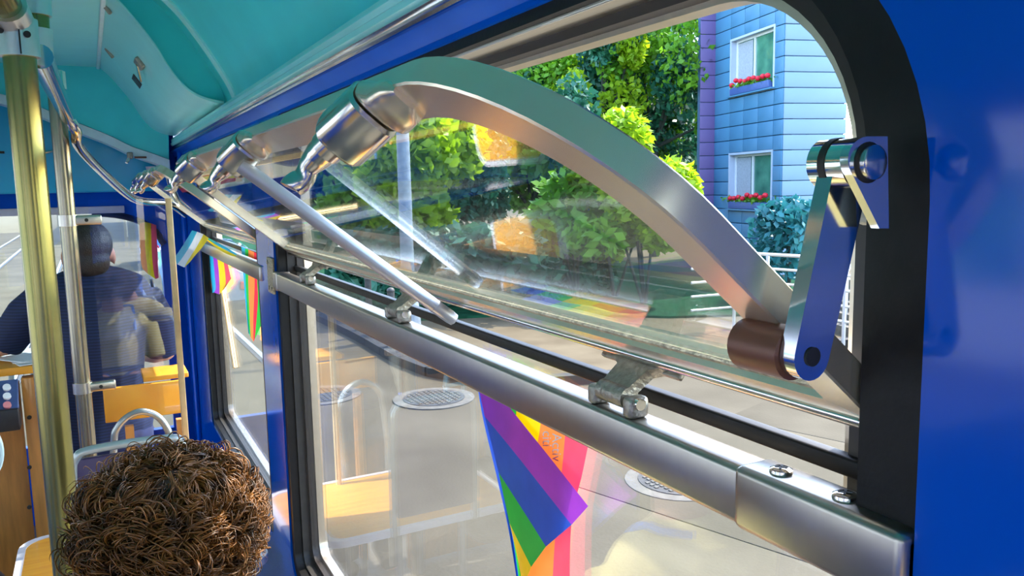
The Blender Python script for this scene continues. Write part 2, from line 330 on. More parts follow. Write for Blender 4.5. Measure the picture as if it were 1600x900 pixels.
def make_sash(y0, L, label, latches):
    A = np.array([SA[0], y0, SA[2]]); f3 = lambda a, b, off: S(a, b, off, A)
    sash = thing('hopper_sash', label, 'window sash', S(L / 2, 0, 0, A))
    H = 0.372
    O = rrect(0, L, -0.012, H, 0.172, 0.004); I = rrect(0.033, L - .03, 0.008, H - .034, 0.142, 0.003)
    O2 = rrect(0.0015, L - .0015, -0.0105, H - .0015, 0.1705, 0.004)
    b = MB(); m = len(O); V = []
    for L_, x in ((I, 0.014), (I, 0.0), (O2, 0.0), (O, 0.0015), (O, 0.0235), (O2, 0.025), (I, 0.025)): V += [f3(a, c, x) for a, c in L_]
    F = []
    for j in range(7):
        k = (j + 1) % 7
        for i in range(m): q = (i + 1) % m; F.append((j * m + i, j * m + q, k * m + q, k * m + i))
    link_mesh('sash_frame', V, F, M['sash_alu'], sash, smooth=40)
    P = rrect(0.030, L - .027, 0.005, H - .031, 0.145, 0.003); mb = MB(); mb.prism(P, A, Y, SU, SN, 0.0105, 0.0155); mb.build('pane', M['glass'], sash, smooth=0)
    mb = MB(); mb.box(S(L / 2, .0085, .0085, A), (0.003, L - .07, 0.004), np.stack([SN, Y, SU], 1)); mb.build('gasket', M['grime'], sash)
    mb = MB(); mb.box(S(L / 2, -.0155, .010, A), (0.030, L - .02, 0.012), np.stack([SN, Y, SU], 1), .004); mb.build('bottom_bead', M['satin'], sash)
    mb = MB(); mb.box(S(L / 2, -.0275, .016, A), (0.022, L - .02, 0.014), np.stack([SN, Y, SU], 1), .003); mb.build('drip_strip', M['alu_tan'], sash)
    for ly in latches:
        # housing tapering up from the frame, angled barrel, plug and bent lever
        s0 = 0.352; ax3 = -SN * .68 + np.array(Y) * .73; ax3 /= np.linalg.norm(ax3); e3 = np.cross(ax3, SU)
        def sec(c, ws, wh, e_a, e_b, nn=22, p_=.62):
            return [c + e_a * ws * np.sign(math.cos(t)) * abs(math.cos(t)) ** p_ + e_b * wh * np.sign(math.sin(t)) * abs(math.sin(t)) ** p_ for t in np.linspace(0, 2 * math.pi, nn, endpoint=False)]
        cr = S(ly - .004, s0 + .007, .001, A); blend = lambda t: (SN * (1 - t) + e3 * np.sign(e3 @ SN) * t)
        eb = lambda t: blend(t) / np.linalg.norm(blend(t))
        MB().loft([sec(S(ly - .072, s0 + .008, -.001, A), .010, .003, SU, eb(0)), sec(S(ly - .062, s0 + .006, -.002, A), .019, .008, SU, eb(0)), sec(S(ly - .037, s0 + .004, -.002, A), .0215, .014, SU, eb(.4)), sec(cr - ax3 * .002, .022, .018, SU, eb(1))]).build('latch_housing', M['sash_alu'], sash)
        kn = MB().loft([sec(cr, .0225, .0185, SU, e3), sec(cr + ax3 * .003, .0245, .021, SU, e3), sec(cr + ax3 * .044, .0245, .022, SU, e3), sec(cr + ax3 * .048, .0225, .020, SU, e3)]).build('latch_barrel', M['satin'], sash)
        MB().box(cr + ax3 * .0485 + SU * -.012, (.004, .007, .022), np.stack([ax3, SU, e3], 1), .001).build('barrel_slot', M['dark'], kn)
        c1 = cr + ax3 * .046 + SU * .003
        MB().loft([sec(c1, .0145, .0145, SU, e3, 18, .9), sec(c1 + ax3 * .016, .0145, .0145, SU, e3, 18, .9)]).build('plug', M['satin'], kn)
        c2 = c1 + ax3 * .016; dn_ = -SN * .9 + np.array(Y) * .25
        path = smooth_pts([c2 - ax3 * .002, c2 + ax3 * .010, c2 + ax3 * .016 + dn_ * .008, c2 + ax3 * .018 + dn_ * .018 - SU * .003, c2 + ax3 * .017 + dn_ * .030, c2 + ax3 * .016 + dn_ * .034], 5)
        rr = list(np.interp(np.linspace(0, 1, len(path)), [0, .2, .45, .7, .93, 1], [.0135, .0125, .0085, .0105, .0095, .004]))
        MB().tube(path, rr, 16).build('latch_lever', M['satin'], kn)
    return sash
sash1 = make_sash(SA[1], 1.934, 'arched aluminium hopper sash tilted into the tram, nearest and largest', (0.245, 0.80, 1.42))
sash2 = make_sash(SA[1] + 2.30, 1.42, 'small distant hopper sash tilted inward beyond the blue pillar', (0.25, 0.62, 1.0))

def make_rail(y0, y1, label, sleeve=True):
    r = thing('window_rail', label, 'rail', (0.47, (y0 + y1) / 2, 1.318))
    MB().box((0.471, (y0 + y1) / 2, 1.343), (0.038, y1 - y0, 0.050), bev=.006).build('square_tube', M['rail_alu'], r)
    if sleeve:
        MB().box((0.4705, y0 + .078, 1.343), (0.042, 0.156, 0.054), bev=.007).build('clamp_sleeve', M['rail_alu'], r)
        for yy in (y0 + .123, y0 + .062):
            sc = MB().tube([(0.470, yy, 1.369), (0.470, yy, 1.3725), (0.470, yy, 1.374)], [.0095, .009, .006], 18).build('screw', M['chrome'], r)
            x = MB(); c, s_ = math.cos(.6), math.sin(.6); R_ = [[c, -s_, 0], [s_, c, 0], [0, 0, 1]]
            x.box((0.470, yy, 1.374), (0.010, 0.0018, 0.0012), R_).box((0.470, yy, 1.374), (0.0018, 0.010, 0.0012), R_).build('cross_slot', M['dark'], sc)
        MB().box((0.474, y0 + .022, 1.285), (0.026, 0.036, 0.066), bev=.003).build('rail_foot', M['dark'], r)
        MB().box((0.4705, y1 - .055, 1.343), (0.041, 0.02, 0.053), bev=.004).build('end_collar', M['rail_alu'], r)
        MB().box((0.456, y1 + .035, 1.352), (0.008, 0.075, 0.105), bev=.003).build('end_bracket', M['grime'], r)
        for yy, zz in ((y1 + .055, 1.39), (y1 + .05, 1.315), (y1 + .01, 1.315)):
            MB().tube([(0.452, yy, zz), (0.449, yy, zz)], .006, 12).build('bracket_screw', M['cast'], r)
    return r
rail1 = make_rail(W1[0] + .001, 2.36, 'square aluminium rail below the tilted sash, running to the near blue panel')
rail2 = make_rail(W2[0] - .06, W2[1], 'distant aluminium window rail beyond the blue pillar', False)

def make_hinge(yc, label, group=None):
    h_ = thing('sash_hinge', label, 'hinge', (0.468, yc, 1.368), group)
    bz = 1.385; bx = 0.466
    MB().box((bx, yc - .034, 1.379), (0.024, .016, .022), bev=.005).build('lug', M['cast'], h_); MB().box((bx, yc + .030, 1.379), (0.024, .014, .022), bev=.005).build('lug', M['cast'], h_)
    MB().tube([(bx, yc - .024, bz), (bx, yc + .022, bz)], .0115, 16).build('barrel', M['cast'], h_)
    MB().tube([(bx - .002, yc - .046, bz - .001), (bx - .002, yc - .041, bz - .001)], .006, 12).build('pin', M['chrome'], h_)
    p0 = np.array([bx, 0, bz + .004]); p1 = S(0, -.030, .012); p2 = S(0, -.030, -.010); d = p1 - p0; d[1] = 0; ez = np.cross(d / np.linalg.norm(d), Y)
    prof = [(-.023, 0), (.021, 0), (.024, .5), (.060, .8), (.066, 1.05), (-.052, 1.05), (-.050, .8), (-.026, .55)]
    O = np.array([p0[0], yc, p0[2]]); dl = d
    MB().prism(prof, O, Y, dl, ez, -.006, .006).build('leaf', M['cast'], h_)
    q = S(0, -.030, .008); MB().box((q[0], yc + .005, q[2]), (.030, .135, .007), np.stack([SN, Y, SU], 1), .002).build('foot_plate', M['cast'], h_)
    return h_
make_hinge(0.665, 'worn cast metal hinge nearest on the rail, below the big sash')
make_hinge(1.33, 'middle cast hinge on the rail beside the foot of the grey rod')
make_hinge(1.99, 'farthest cast hinge on the near rail, next to the blue pillar')

# stay rod, leaning between rail and sash top
sc = MB().tube([S(-.0005, .088, .012), S(-.003, .088, .012)], .0065, 16).build('frame_screw', M['cast'], sash1)
MB().box(S(-.0032, .088, .012), (.009, .001, .0016), np.stack([SN, Y, SU], 1)).build('screw_slot', M['dark'], sc); MB().box(S(-.0032, .088, .012), (.0016, .001, .009), np.stack([SN, Y, SU], 1)).build('screw_slot', M['dark'], sc)
rod = thing('stay_rod', 'smooth grey stay rod leaning from the rail to the top of the big sash', 'rod', (0.49, 1.13, 1.385))
ra = np.array([0.488, 1.125, 1.394]); rb_ = S(0.80, 0.352, -0.030); u = (rb_ - ra)
MB().tube([ra, ra + u * .006, ra + u * .03, rb_], [.006, .0095, .0105, .0105], 20).build('tube', M['rod'], rod)
MB().tube([ra + u * .10, ra + u * .105], .0112, 20).build('band', M['rod'], rod)

# link arm with jamb bracket at the near right
arm = thing('link_arm', 'polished flat link arm and bracket joining the sash to the right jamb', 'stay arm', (0.43, 0.36, 1.47))
ya = 0.352
lo = ony(1263, 556, ya); up = ony(1327, 262, ya); d = up - lo; d[1] = 0; Ln = np.linalg.norm(d); d /= Ln; e = np.array([d[2], 0, -d[0]])
def stadium(w0, w1, L_, n=12):
    P = [(w0 * math.cos(a), w0 * math.sin(a)) for a in np.linspace(math.pi, 2 * math.pi, n)] + [(w1 * math.cos(a), L_ + w1 * math.sin(a)) for a in np.linspace(0, math.pi, n)]
    return P
MB().prism(stadium(.0155, .0165, Ln), lo, e, d, Y, -.003, .009).build('flat_bar', M['steel_blue'], arm)
MB().tube([lo + np.array([0, -.0042, 0]), lo + np.array([0, -.002, 0])], .0062, 16).build('pivot_pin', M['dark'], arm)
MB().tube([lo + np.array([-.002, .0095, 0]), lo + np.array([-.002, .052, 0])], .0175, 24).build('bush', M['bush'], arm)
yb = 0.334
pts = [(1357 + 32 * math.cos(t), 250 + 37 * math.sin(t)) for t in np.linspace(math.radians(140), math.radians(265), 12)] + [(1387, 213), (1389, 357), (1374, 357)]
V = [ony(px, py, yb) for px, py in pts]; poly = [((v[0] - up[0]), (v[2] - up[2])) for v in V]
MB().prism(poly, (up[0], 0, up[2]), X, Z, Y, yb, yb + .006).build('bracket_plate', M['steel_blue'], arm)
pc = ony(1357, 254, yb); MB().tube([pc + np.array([0, -.006, 0]), pc + np.array([0, -.005, 0]), pc + np.array([0, .0, 0])], [.009, .0105, .0105], 24).build('pin_head', M['satin'], arm); MB().tube([pc + np.array([0, -.0006, 0]), pc + np.array([0, .0002, 0])], .0125, 24).build('pin_washer', M['dark'], arm)
MB().tube([pc + np.array([0, .007, 0]), pc + np.array([0, .034, 0])], .0155, 24).build('pivot_barrel', M['chrome'], arm)
MB().tube([pc + np.array([0, .020, 0]), pc + np.array([0, .025, 0])], .0162, 24).build('barrel_ring', M['dark'], arm)
b0 = np.array([pc[0], 0, pc[2]])
MB().box((0.492, 0.362, 1.595), (.03, .05, .055), bev=.003).build('jamb_block', M['cast'], arm)

# ================================================================ front end of the tram
fw = 5.08
oh = [(-1.25, 0.2), (0.35, 0.2), (0.352, 1.30)] + [(0.352 - 0.35 * (1 - math.cos(a)), 1.30 + 0.19 * math.sin(a)) for a in np.linspace(0.1, math.pi / 2, 10)] + [(-1.25, 1.49)]
tag(plate_holes([(-1.6, -0.85), (0.46, -0.85), (0.46, 2.5), (-1.6, 2.5)], [oh], fw, fw + .05, lambda a, b, y: (a, y, b)).build('wall_front', M['blue_dark'], smooth=30), kind='structure')
wf = thing('window_4', None, None, (-.45, fw + .02, .2), kind='structure')
MB().box((-.45, fw + .03, .85), (1.65, .006, 1.35)).build('windscreen_pane', M['glass'], wf, smooth=0)
MB().box((-.55, fw - .015, 1.51), (1.45, .03, .04), bev=.004).build('visor_strip', M['lav'], wf)
topr = [(0.37, 1.30)] + [(0.352 - 0.35 * (1 - math.cos(a)) + .006, 1.30 + 0.19 * math.sin(a)) for a in np.linspace(0.1, math.pi / 2, 10)]
MB().tube([(x, fw - .006, z) for x, z in topr], .018, 8).build('rubber_edge', M['rubber'], wf)
tag(MB().box((-.6, fw - .06, 2.0), (2.0, .10, .785), bev=.01).build('trim_2', M['teal_blue'], smooth=40), kind='structure')
# transverse bulkhead with pale arched edge
arch = [ony(px, py, 4.8) for px, py in ((264, 249), (240, 240), (205, 228), (168, 210), (110, 187), (57, 165), (0, 146), (-80, 130))]
az = smooth_pts([(p[0], p[2]) for p in arch], 4); ax_ = -0.57; full = az + [(2 * ax_ - x, z) for x, z in reversed(az) if x > ax_]
poly = full + [(2 * ax_ - 0.44, 2.42), (0.44, 2.42)]
tag(MB().prism(poly, (0, 0, 0), X, Z, Y, 4.80, 4.83).build('wall_bulkhead', M['teal'], smooth=0), kind='structure')
b = MB(); Lr = [(x, z) for x, z in full]
b.loft([[(x, 4.775, z - .004), (x, 4.775, z - .052), (x, 4.84, z - .058), (x, 4.84, z)] for x, z in Lr]); tag(b.build('trim_3', M['white_trim'], smooth=30), kind='structure')
profile_sheet('ceiling_front', [(0.44, 1.93), (0.3, 2.1), (0.1, 2.3), (-.57, 2.42)], 4.83, 5.13, 0.02, M['teal_blue'])
profile_sheet('roof_shell', [(0.505, 1.82), (0.505, 2.15), (0.38, 2.42), (0.0, 2.56), (-.57, 2.60)], -5.05, 5.15, 0.02, M['blue_dark'])
profile_sheet('ceiling_upper', [(0.46, 1.93), (0.40, 2.10), (0.26, 2.28), (-.15, 2.44), (-.57, 2.46)], 3.3, 4.83, 0.02, M['teal'])
tag(MB().box((.452, 4.72, .9), (.016, .10, 1.9), bev=.004).build('trim_4', M['blue_dark']), kind='structure')
# fittings on the bulkhead arch
fx = thing('hook_fitting', 'small dark hook fitting on the pale arch over the driver', 'fitting', ony(205, 250, 4.76))
p = ony(203, 243, 4.76); MB().box(p, (.03, .03, .035), bev=.006).build('base', M['cast'], fx); MB().tube([p, p + np.array([-.02, -.02, -.04])], .008, 10).build('hook', M['chrome'], fx)
MB().box(p + np.array([.05, -.01, -.01]), (.06, .012, .01), bev=.003).build('clip', M['bush'], fx)
fx = thing('cab_lamp', 'little round lamp under the turquoise front panel', 'lamp', ony(243, 268, 4.9))
p = ony(243, 266, 4.9); MB().tube([p + np.array([0, 0, .02]), p, p + np.array([0, 0, -.012])], [.05, .045, .03], 16).build('lamp_body', M['lav'], fx)
fx = thing('coat_hook', 'chrome lever on the turquoise panel between the poles', 'hook', ony(72, 238, 4.96))
p = ony(70, 238, 4.96); MB().tube([p + np.array([-.05, 0, .0]), p, p + np.array([.05, -.02, .008])], [.012, .011, .006], 10).build('lever', M['chrome'], fx)
MB().box(p + np.array([-.22, .01, .0]), (.075, .01, .012)).build('slot', M['dark'], fx)

# ================================================================ poles and handrails
def pole(name, label, px0, py0, px1, py1, y, r, material, z0=0.0):
    a = ony(px0, py0, y); bx = ony(px1, py1, y)
    x0 = (a[0] + bx[0]) / 2; return thing(name, label, 'pole', (x0, y, z0)), x0
P1, x1 = pole('grab_pole', 'thick olive steel grab pole in the left foreground', 30, 85, 108, 900, 1.45, .0, None)
zt = ony(30, 85, 1.45)[2]
MB().tube([(x1, 1.45, 0), (x1, 1.45, zt + .01)], .0225, 24).build('tube', M['brass'], P1)
tj = MB(); tj.tube([(x1, 1.45, zt - .004), (x1, 1.45, zt + .052)], .0285, 24); tj.build('clamp_collar', M['clampm'], P1)
MB().box((x1 + .004, 1.421, zt + .024), (.002, .004, .054)).build('clamp_split', M['dark'], P1)
for dx, dz in ((.014, .026), (-.02, .030)): MB().tube([(x1 + dx, 1.4245, zt + dz), (x1 + dx, 1.4215, zt + dz)], .005, 12).build('clamp_screw', M['dark'], P1)
c = np.array([x1, 1.45, zt + .052])
tb = c + np.array([-.004, 0, 0])
far = ony(-18, -45, 1.32)
MB().tube([tb + np.array([0, .02, -.004]), far + (far - tb) * 1.5], .0225, 20).build('overhead_tube', M['brass'], P1)
MB().tube([tb + np.array([.004, .015, -.012]), tb + (far - tb) * .30], .0275, 20).build('tube_socket', M['clampm'], P1)
q1 = ony(62, 92, 1.52); q2 = ony(60, 45, 1.52); MB().tube([q1, q2], .020, 20).build('side_clamp', M['clampm'], P1)
MB().tube([ony(59, 45, 1.52), ony(55, -40, 1.52)], .017, 16).build('upright_tube', M['brass'], P1)
MB().tube([ony(58, 24, 1.52), ony(55, -40, 1.52)], .021, 16).build('upright_socket', M['clampm'], P1)

PY2 = 3.0
P2, x2 = pole('partition_pole', 'thinner steel pole carrying the clear partition behind the driver', 104, 150, 122, 690, PY2, 0, None)
zc = ony(98, 110, PY2)[2]
MB().tube([(x2, PY2, 0), (x2, PY2, zc - .05)], .025, 20).build('tube', M['pole_grey'], P2)
MB().tube([(x2, PY2, zc - .06), (x2, PY2, zc - .004), (x2, PY2, zc)], [.031, .031, .02], 20).build('cap', M['chrome'], P2)
# thin handrail: from the clamp on the near pole forward, then bent down to the window wall
hr = thing('handrail', 'bent chrome handrail running forward from the olive pole to the windows', 'handrail', (0, 2.2, 1.6))
g0 = ony(62, 88, 1.5); g1 = ony(107, 186, 2.93)
MB().tube([g0, g1], .0195, 16).build('straight_tube', M['chrome'], hr)
bend = smooth_pts([ony(107, 184, 2.93), ony(119, 205, 2.95), ony(124, 230, 3.05), ony(165, 274, 3.4), ony(202, 306, 3.7), ony(225, 315, 3.85), ony(255, 317, 3.98), ony(272, 322, 4.06), ony(290, 335, 4.15)], 6)
MB().tube(bend, .0165, 14).build('bent_tube', M['chrome'], hr)

# clear partition
pt = thing('clear_partition', 'clear acrylic partition panel clamped to the thin pole behind the driver', 'partition', (.1, PY2, .3))
xl = ony(153, 500, PY2)[0]; xr = ony(272, 500, PY2)[0]
MB().box(((xl + xr) / 2, PY2, 1.02), (xr - xl, .008, 1.12)).build('panel', M['plexi'], pt, smooth=0)
MB().box((xr + .010, PY2, 1.0), (.020, .02, 1.16), bev=.003).build('edge_strip', mat('cream_plastic_strip', (.66, .47, .22), .4), pt)
for py in (344, 606):
    zz = ony(125, py, PY2)[2]
    MB().box((xl - .02, PY2 - .006, zz), (.115, .026, .032), bev=.006).build('clamp_jaw', M['alu'], pt)
    MB().tube([(x2, PY2, zz - .018), (x2, PY2, zz + .018)], .030, 18).build('clamp_ring', M['alu'], pt)
    for dx in (-.045, .012): MB().tube([(xl - .02 + dx, PY2 - .018, zz), (xl - .02 + dx, PY2 - .0215, zz)], .006, 10).build('clamp_screw', M['dark'], pt)

# ================================================================ seats, desk, console
def seat(y, x0, x1, label, group=None, back_x=None, h=.98, zs=.45):
    s_ = thing('bench', label, 'seat', ((x0 + x1) / 2, y + .3, 0), group)
    o = rrect(x0, x1, y + .08, y + .60, .07, .05, 6)
    MB().prism(o, (0, 0, 0), X, Y, Z, zs - .016, zs).build('seat_pan', M['wood'], s_)
    i = rrect(x0 + .0, x1, y + .08, y + .60, .07, .05, 6); oo = rrect(x0 - .022, x1 + .022, y + .06, y + .622, .085, .06, 6)
    ring(oo, i, zs - .022, zs + .002, lambda a, b, z: (a, b, z)).build('pan_rim', M['lav'], s_)
    bx0, bx1 = back_x or (x0, x1)
    for (xa) in (bx0 + .03, bx1 - .03):
        MB().tube([(xa, y + .12, .02), (xa, y + .10, zs - .03)], .014, 12).build('leg', M['grey_tube'], s_); MB().tube([(xa, y + .54, .02), (xa, y + .52, zs - .03)], .014, 12).build('leg', M['grey_tube'], s_)
    P = smooth_pts([(bx0, y + .06, zs - .02), (bx0, y + .04, h - .10), (bx0 + .012, y + .04, h - .02), (bx0 + .06, y + .04, h), (bx1 - .06, y + .04, h - .0), (bx1 - .012, y + .04, h - .02), (bx1, y + .04, h - .10), (bx1, y + .06, zs - .02)], 5)
    MB().tube(P, .0125, 12).build('back_frame', M['grey_tube'], s_)
    MB().box(((bx0 + bx1) / 2, y + .042, (h + .5) / 2 - .012), (bx1 - bx0 - .02, .018, h - .52), bev=.004).build('back_panel', M['vinyl'], s_)
    return s_
bxl = ony(108, 690, 2.45)[0]; bxr = ony(292, 690, 2.45)[0]
seat(2.42, -.27, .40, 'sunlit varnished plywood seat with dark purple back just ahead of the curly haired passenger', None, (bxl, bxr), .893)
seat(.80, -.02, .40, 'wooden seat under the curly haired passenger', None, None, .86)
seat(2.42, -1.5, -.85, 'wooden seat by the opposite windows ahead', None)
seat(1.2, -1.5, -.85, 'wooden seat by the opposite windows, middle of the row', None)
seat(0.0, -1.5, -.85, 'wooden seat by the opposite windows, level with the camera', None)
hoop = thing('reflected_hoop', 'grey tube hoop added behind the clear partition for a mirrored seat hoop', 'reflected hoop', (.08, 3.12, .6))  # solid hoop added for seat hoops mirrored in the partition
hp = [ony(px, py, 3.12) for px, py in ((177, 780), (178, 690), (184, 668), (200, 651), (222, 643), (245, 650), (260, 668), (265, 690), (268, 780))]
MB().tube(smooth_pts(hp, 5), .0125, 12).build('tube', M['grey_tube'], hoop); [MB().tube([ony(px, 775, 3.12), np.array([ony(px, 775, 3.12)[0], 3.12, 0])], .0125, 12).build('leg', M['grey_tube'], hoop) for px in (178, 267)]
# boards added in place of seat wood mirrored in the partition
wl = thing('reflected_boards', 'orange wooden ledge seen through the clear partition at the driver\'s hip', 'reflected wood', (.18, 3.28, .9))
a = ony(160, 605, 3.25); b_ = ony(290, 640, 3.25)
MB().box(((a[0] + b_[0]) / 2, 3.27, (a[2] + b_[2]) / 2 - .012), (b_[0] - a[0], .02, .13), bev=.004).build('front_board', M['wood'], wl)
MB().box(((a[0] + b_[0]) / 2 + .08, 3.36, a[2] + .005), (.16, .18, .02), bev=.004).build('top_board', M['wood'], wl)
for dx in (-.06, .12): MB().box(((a[0] + b_[0]) / 2 + dx, 3.29, .35), (.03, .03, .75)).build('leg', M['wood_brown'], wl)
# wooden desk edge and controls on the left
dk = thing('driver_desk', 'brown wooden driver\'s desk at the left edge', 'desk', (-.42, 3.7, -.25))
a = ony(32, 590, 3.5); b_ = ony(62, 590, 3.5)
MB().box(((a[0] + b_[0]) / 2, 3.53, .33), (b_[0] - a[0] - .0, .06, 1.16), bev=.004).build('end_post', M['wood_brown'], dk)
MB().box((a[0] - .19, 3.56, .33), (.36, .02, 1.12)).build('front_panel', M['wood_brown'], dk)
tp = ony(40, 572, 3.6)[2]
MB().box((a[0] - .10, 3.72, tp), (.46, .42, .03), bev=.004).build('desk_top', M['wood'], dk)
for py in (652, 792, 730): p = ony(46, py, 3.5); MB().tube([p + np.array([0, .0, 0]), p + np.array([0, -.006, 0])], .008, 10).build('screw', M['dark'], dk)
cp = thing('control_panel', 'sloping dark control panel with round white buttons, left edge', 'control panel', ony(5, 640, 3.42))
a = ony(27, 597, 3.42); zz = ony(0, 638, 3.36)[2]
Rx = np.array([[1, 0, 0], [0, math.cos(.9), -math.sin(.9)], [0, math.sin(.9), math.cos(.9)]])
MB().box((a[0] - .15, 3.42, a[2] - .055), (.30, .14, .02), Rx, .004).build('panel_face', M['panel_blue'], cp)
MB().box((a[0] - .15, 3.40, zz - .05), (.30, .08, .08), bev=.004).build('panel_base', M['black'], cp)
for i in range(4):
    for j in range(3):
        p = np.array([a[0] - .035 - i * .055, 3.42, a[2] - .055]) + Rx @ np.array([0, -.038 + j * .036, .012])
        MB().tube([p, p + Rx @ np.array([0, 0, .012])], .013, 12).build('button', M['paper'] if (i + j) % 3 else mat('pink_button', (.75, .25, .25), .4), cp)
sh = thing('paper_sheets', 'loose white papers on the wooden driver\'s desk', 'papers', ony(48, 570, 3.6))
for k, (dx, dy, rot) in enumerate(((-.0, 0, .3), (.02, .02, -.2), (-.03, .03, .7))):
    c, s_ = math.cos(rot), math.sin(rot); MB().box((a[0] + .04 + dx, 3.62 + dy, tp + .018 + .004 * k), (.13, .18, .003), [[c, -s_, 0], [s_, c, 0], [0, 0, 1]]).build('sheet', M['paper'], sh, smooth=0)
br = thing('blue_bar', 'light blue horizontal tube with white posts in front of the driver', 'rail', ony(30, 590, 3.95))
MB().tube([ony(-60, 574, 3.95), ony(58, 572, 3.95)], .014, 12).build('tube', M['rail_blue'], br)
for px in (18, 52): MB().tube([ony(px, 545, 3.95), ony(px, 620, 3.95)], .011, 10).build('post', M['white_trim'], br)
MB().tube([ony(16, 558, 3.95), ony(54, 556, 3.95)], .010, 10).build('top_tube', M['white_trim'], br)
bg = tag(MB().ell((-.50, 3.2, .16), (.16, .16, .20)).build('duffel_bag', M['black']), 'dark bag on the floor below the driver\'s desk', 'bag')
rg = thing('valve_wheel', 'white ring handle at the left edge under the control panel', 'wheel', ony(-5, 700, 3.3))
p = ony(-22, 706, 3.3); MB().tube([p + np.array([.045 * math.cos(t), 0, .09 * math.sin(t)]) for t in np.linspace(0, 2 * math.pi, 28, endpoint=False)], .010, 10, closed=True).build('ring', M['white_trim'], rg)
MB().tube([p + np.array([-.045, 0, 0]), p + np.array([.045, 0, 0])], .008, 10).build('spoke', M['white_trim'], rg)

# ================================================================ street
def fast_mesh(name, V, nper, material, parent=None, origin=None, kind=None, smooth=False):
    V = np.asarray(V, np.float32); base = np.zeros(3)
    q = parent
    while q is not None: base = base + np.array(q.location); q = q.parent
    if parent is None: base = np.array(origin)
    n_ = len(V); me = bpy.data.meshes.new(name); me.vertices.add(n_); me.vertices.foreach_set('co', (V - base).astype(np.float32).ravel())
    k = n_ // nper; me.loops.add(n_); me.polygons.add(k); me.loops.foreach_set('vertex_index', np.arange(n_, dtype=np.int32))
    me.polygons.foreach_set('loop_start', np.arange(0, n_, nper, dtype=np.int32)); me.update(calc_edges=True); me.materials.append(material)
    o = bpy.data.objects.new(name, me); COL.objects.link(o); o.parent = parent
    if parent is None: o.location = tuple(base)
    if kind: o['kind'] = kind
    return o
def leaves(name, centers, size, material, parent, flat=0.0, tall=1.5):
    n_ = len(centers); a = RNG.normal(size=(n_, 3)); a[:, 2] *= (1 - flat * .6); a /= np.linalg.norm(a, axis=1)[:, None]
    b = RNG.normal(size=(n_, 3)); b -= a * (a * b).sum(1)[:, None]; b /= np.linalg.norm(b, axis=1)[:, None]
    s_ = size * RNG.uniform(.6, 1.3, n_)[:, None]; a = a * s_ * tall * .5; b = b * s_ * .5
    V = np.stack([centers - a, centers + b * .9 - a * .1, centers + a, centers - b * .9 - a * .1], 1).reshape(-1, 3)
    return fast_mesh(name, V, 4, material, parent, kind='stuff')
def blob(c, r, n_, shell=.55):
    d = RNG.normal(size=(n_, 3)); d /= np.linalg.norm(d, axis=1)[:, None]; rad = RNG.uniform(shell, 1, n_)[:, None] ** .7
    return np.array(c) + d * rad * np.array(r)
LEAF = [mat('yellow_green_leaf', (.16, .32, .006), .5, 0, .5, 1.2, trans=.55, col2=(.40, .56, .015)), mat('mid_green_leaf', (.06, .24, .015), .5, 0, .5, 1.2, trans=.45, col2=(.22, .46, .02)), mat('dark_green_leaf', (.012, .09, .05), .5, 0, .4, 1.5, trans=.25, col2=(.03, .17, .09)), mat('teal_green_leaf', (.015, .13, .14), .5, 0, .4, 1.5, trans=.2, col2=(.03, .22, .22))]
M['bark'] = mat('bark', (.035, .045, .035), .8, 0, .4, 8, .5, 30)
M['road'] = mat('concrete_road', (.070, .060, .041), .85, 0, .2, .9, .25, 40, spec=.05, col2=(.105, .091, .063))
M['walk'] = mat('pavement_concrete', (.085, .066, .040), .85, 0, .2, 2, .25, 30, spec=.05, col2=(.12, .096, .06))
M['kerb'] = mat('dark_kerb_stone', (.008, .008, .0085), .7, 0, .25, 6, .3, 20)
M['iron'] = mat('cast_iron', (.035, .034, .031), .6, .2, .3, 20, .3, 60)
M['iron_rim'] = mat('pale_cover_ring', (.088, .079, .060), .8, 0, .25, 12, .3, 50)
M['concrete_pole'] = mat('grey_post', (.22, .26, .30), .6, 0, .2, 10, .2, 30)
M['steel_rail'] = mat('worn_rail_steel', (.30, .30, .32), .35, .7, .1, 8)
M['shade_green'] = mat('painted_ground_shade', (.008, .045, .02), .9, 0, .4, 5, .5, 20, spec=.05)  # dark tone paints in the shade under the trees
RZ = -0.85
tag(MB().box((10, 40, RZ - .1), (140, 160, .2)).build('ground', M['road'], smooth=0), kind='structure')
kp = [onz(px, py, RZ)[:2] for px, py in ((430, 440), (480, 490), (560, 530), (640, 575))] + [np.array(q) for q in ((3.95, 9.2), (4.45, 8.55), (5.4, 8.15), (7.5, 8.0), (14, 8.0), (22, 8.0))]
kp[0] = np.array([3.6, 24.0])
ks = smooth_pts(kp, 8)
poly = [(a, b) for a, b in ks] + [(60, 8.0), (60, 60), (3.6, 60)]
swalk = tag(MB().prism(poly, (0, 0, 0), X, Y, Z, RZ, RZ + .10).build('sidewalk', M['walk'], smooth=0), kind='structure')
kerb = thing('kerb', None, None, (4, 12, RZ), kind='structure')
def resample(P, step):
    P = np.array(P); d = np.r_[0, np.cumsum(np.linalg.norm(np.diff(P, axis=0), axis=1))]; t = np.arange(0, d[-1], step)
    return np.stack([np.interp(t, d, P[:, k]) for k in range(P.shape[1])], 1)
kk = resample(ks, .8)
for i in range(len(kk) - 1):
    a, b_ = kk[i], kk[i + 1]; m_ = (a + b_) / 2; d = b_ - a; L_ = np.linalg.norm(d); d /= L_
    MB().box((m_[0], m_[1], RZ + .055), (L_ - .015, .16, .13), [[d[0], -d[1], 0], [d[1], d[0], 0], [0, 0, 1]]).build('kerb_stone', M['kerb'], kerb, smooth=0)
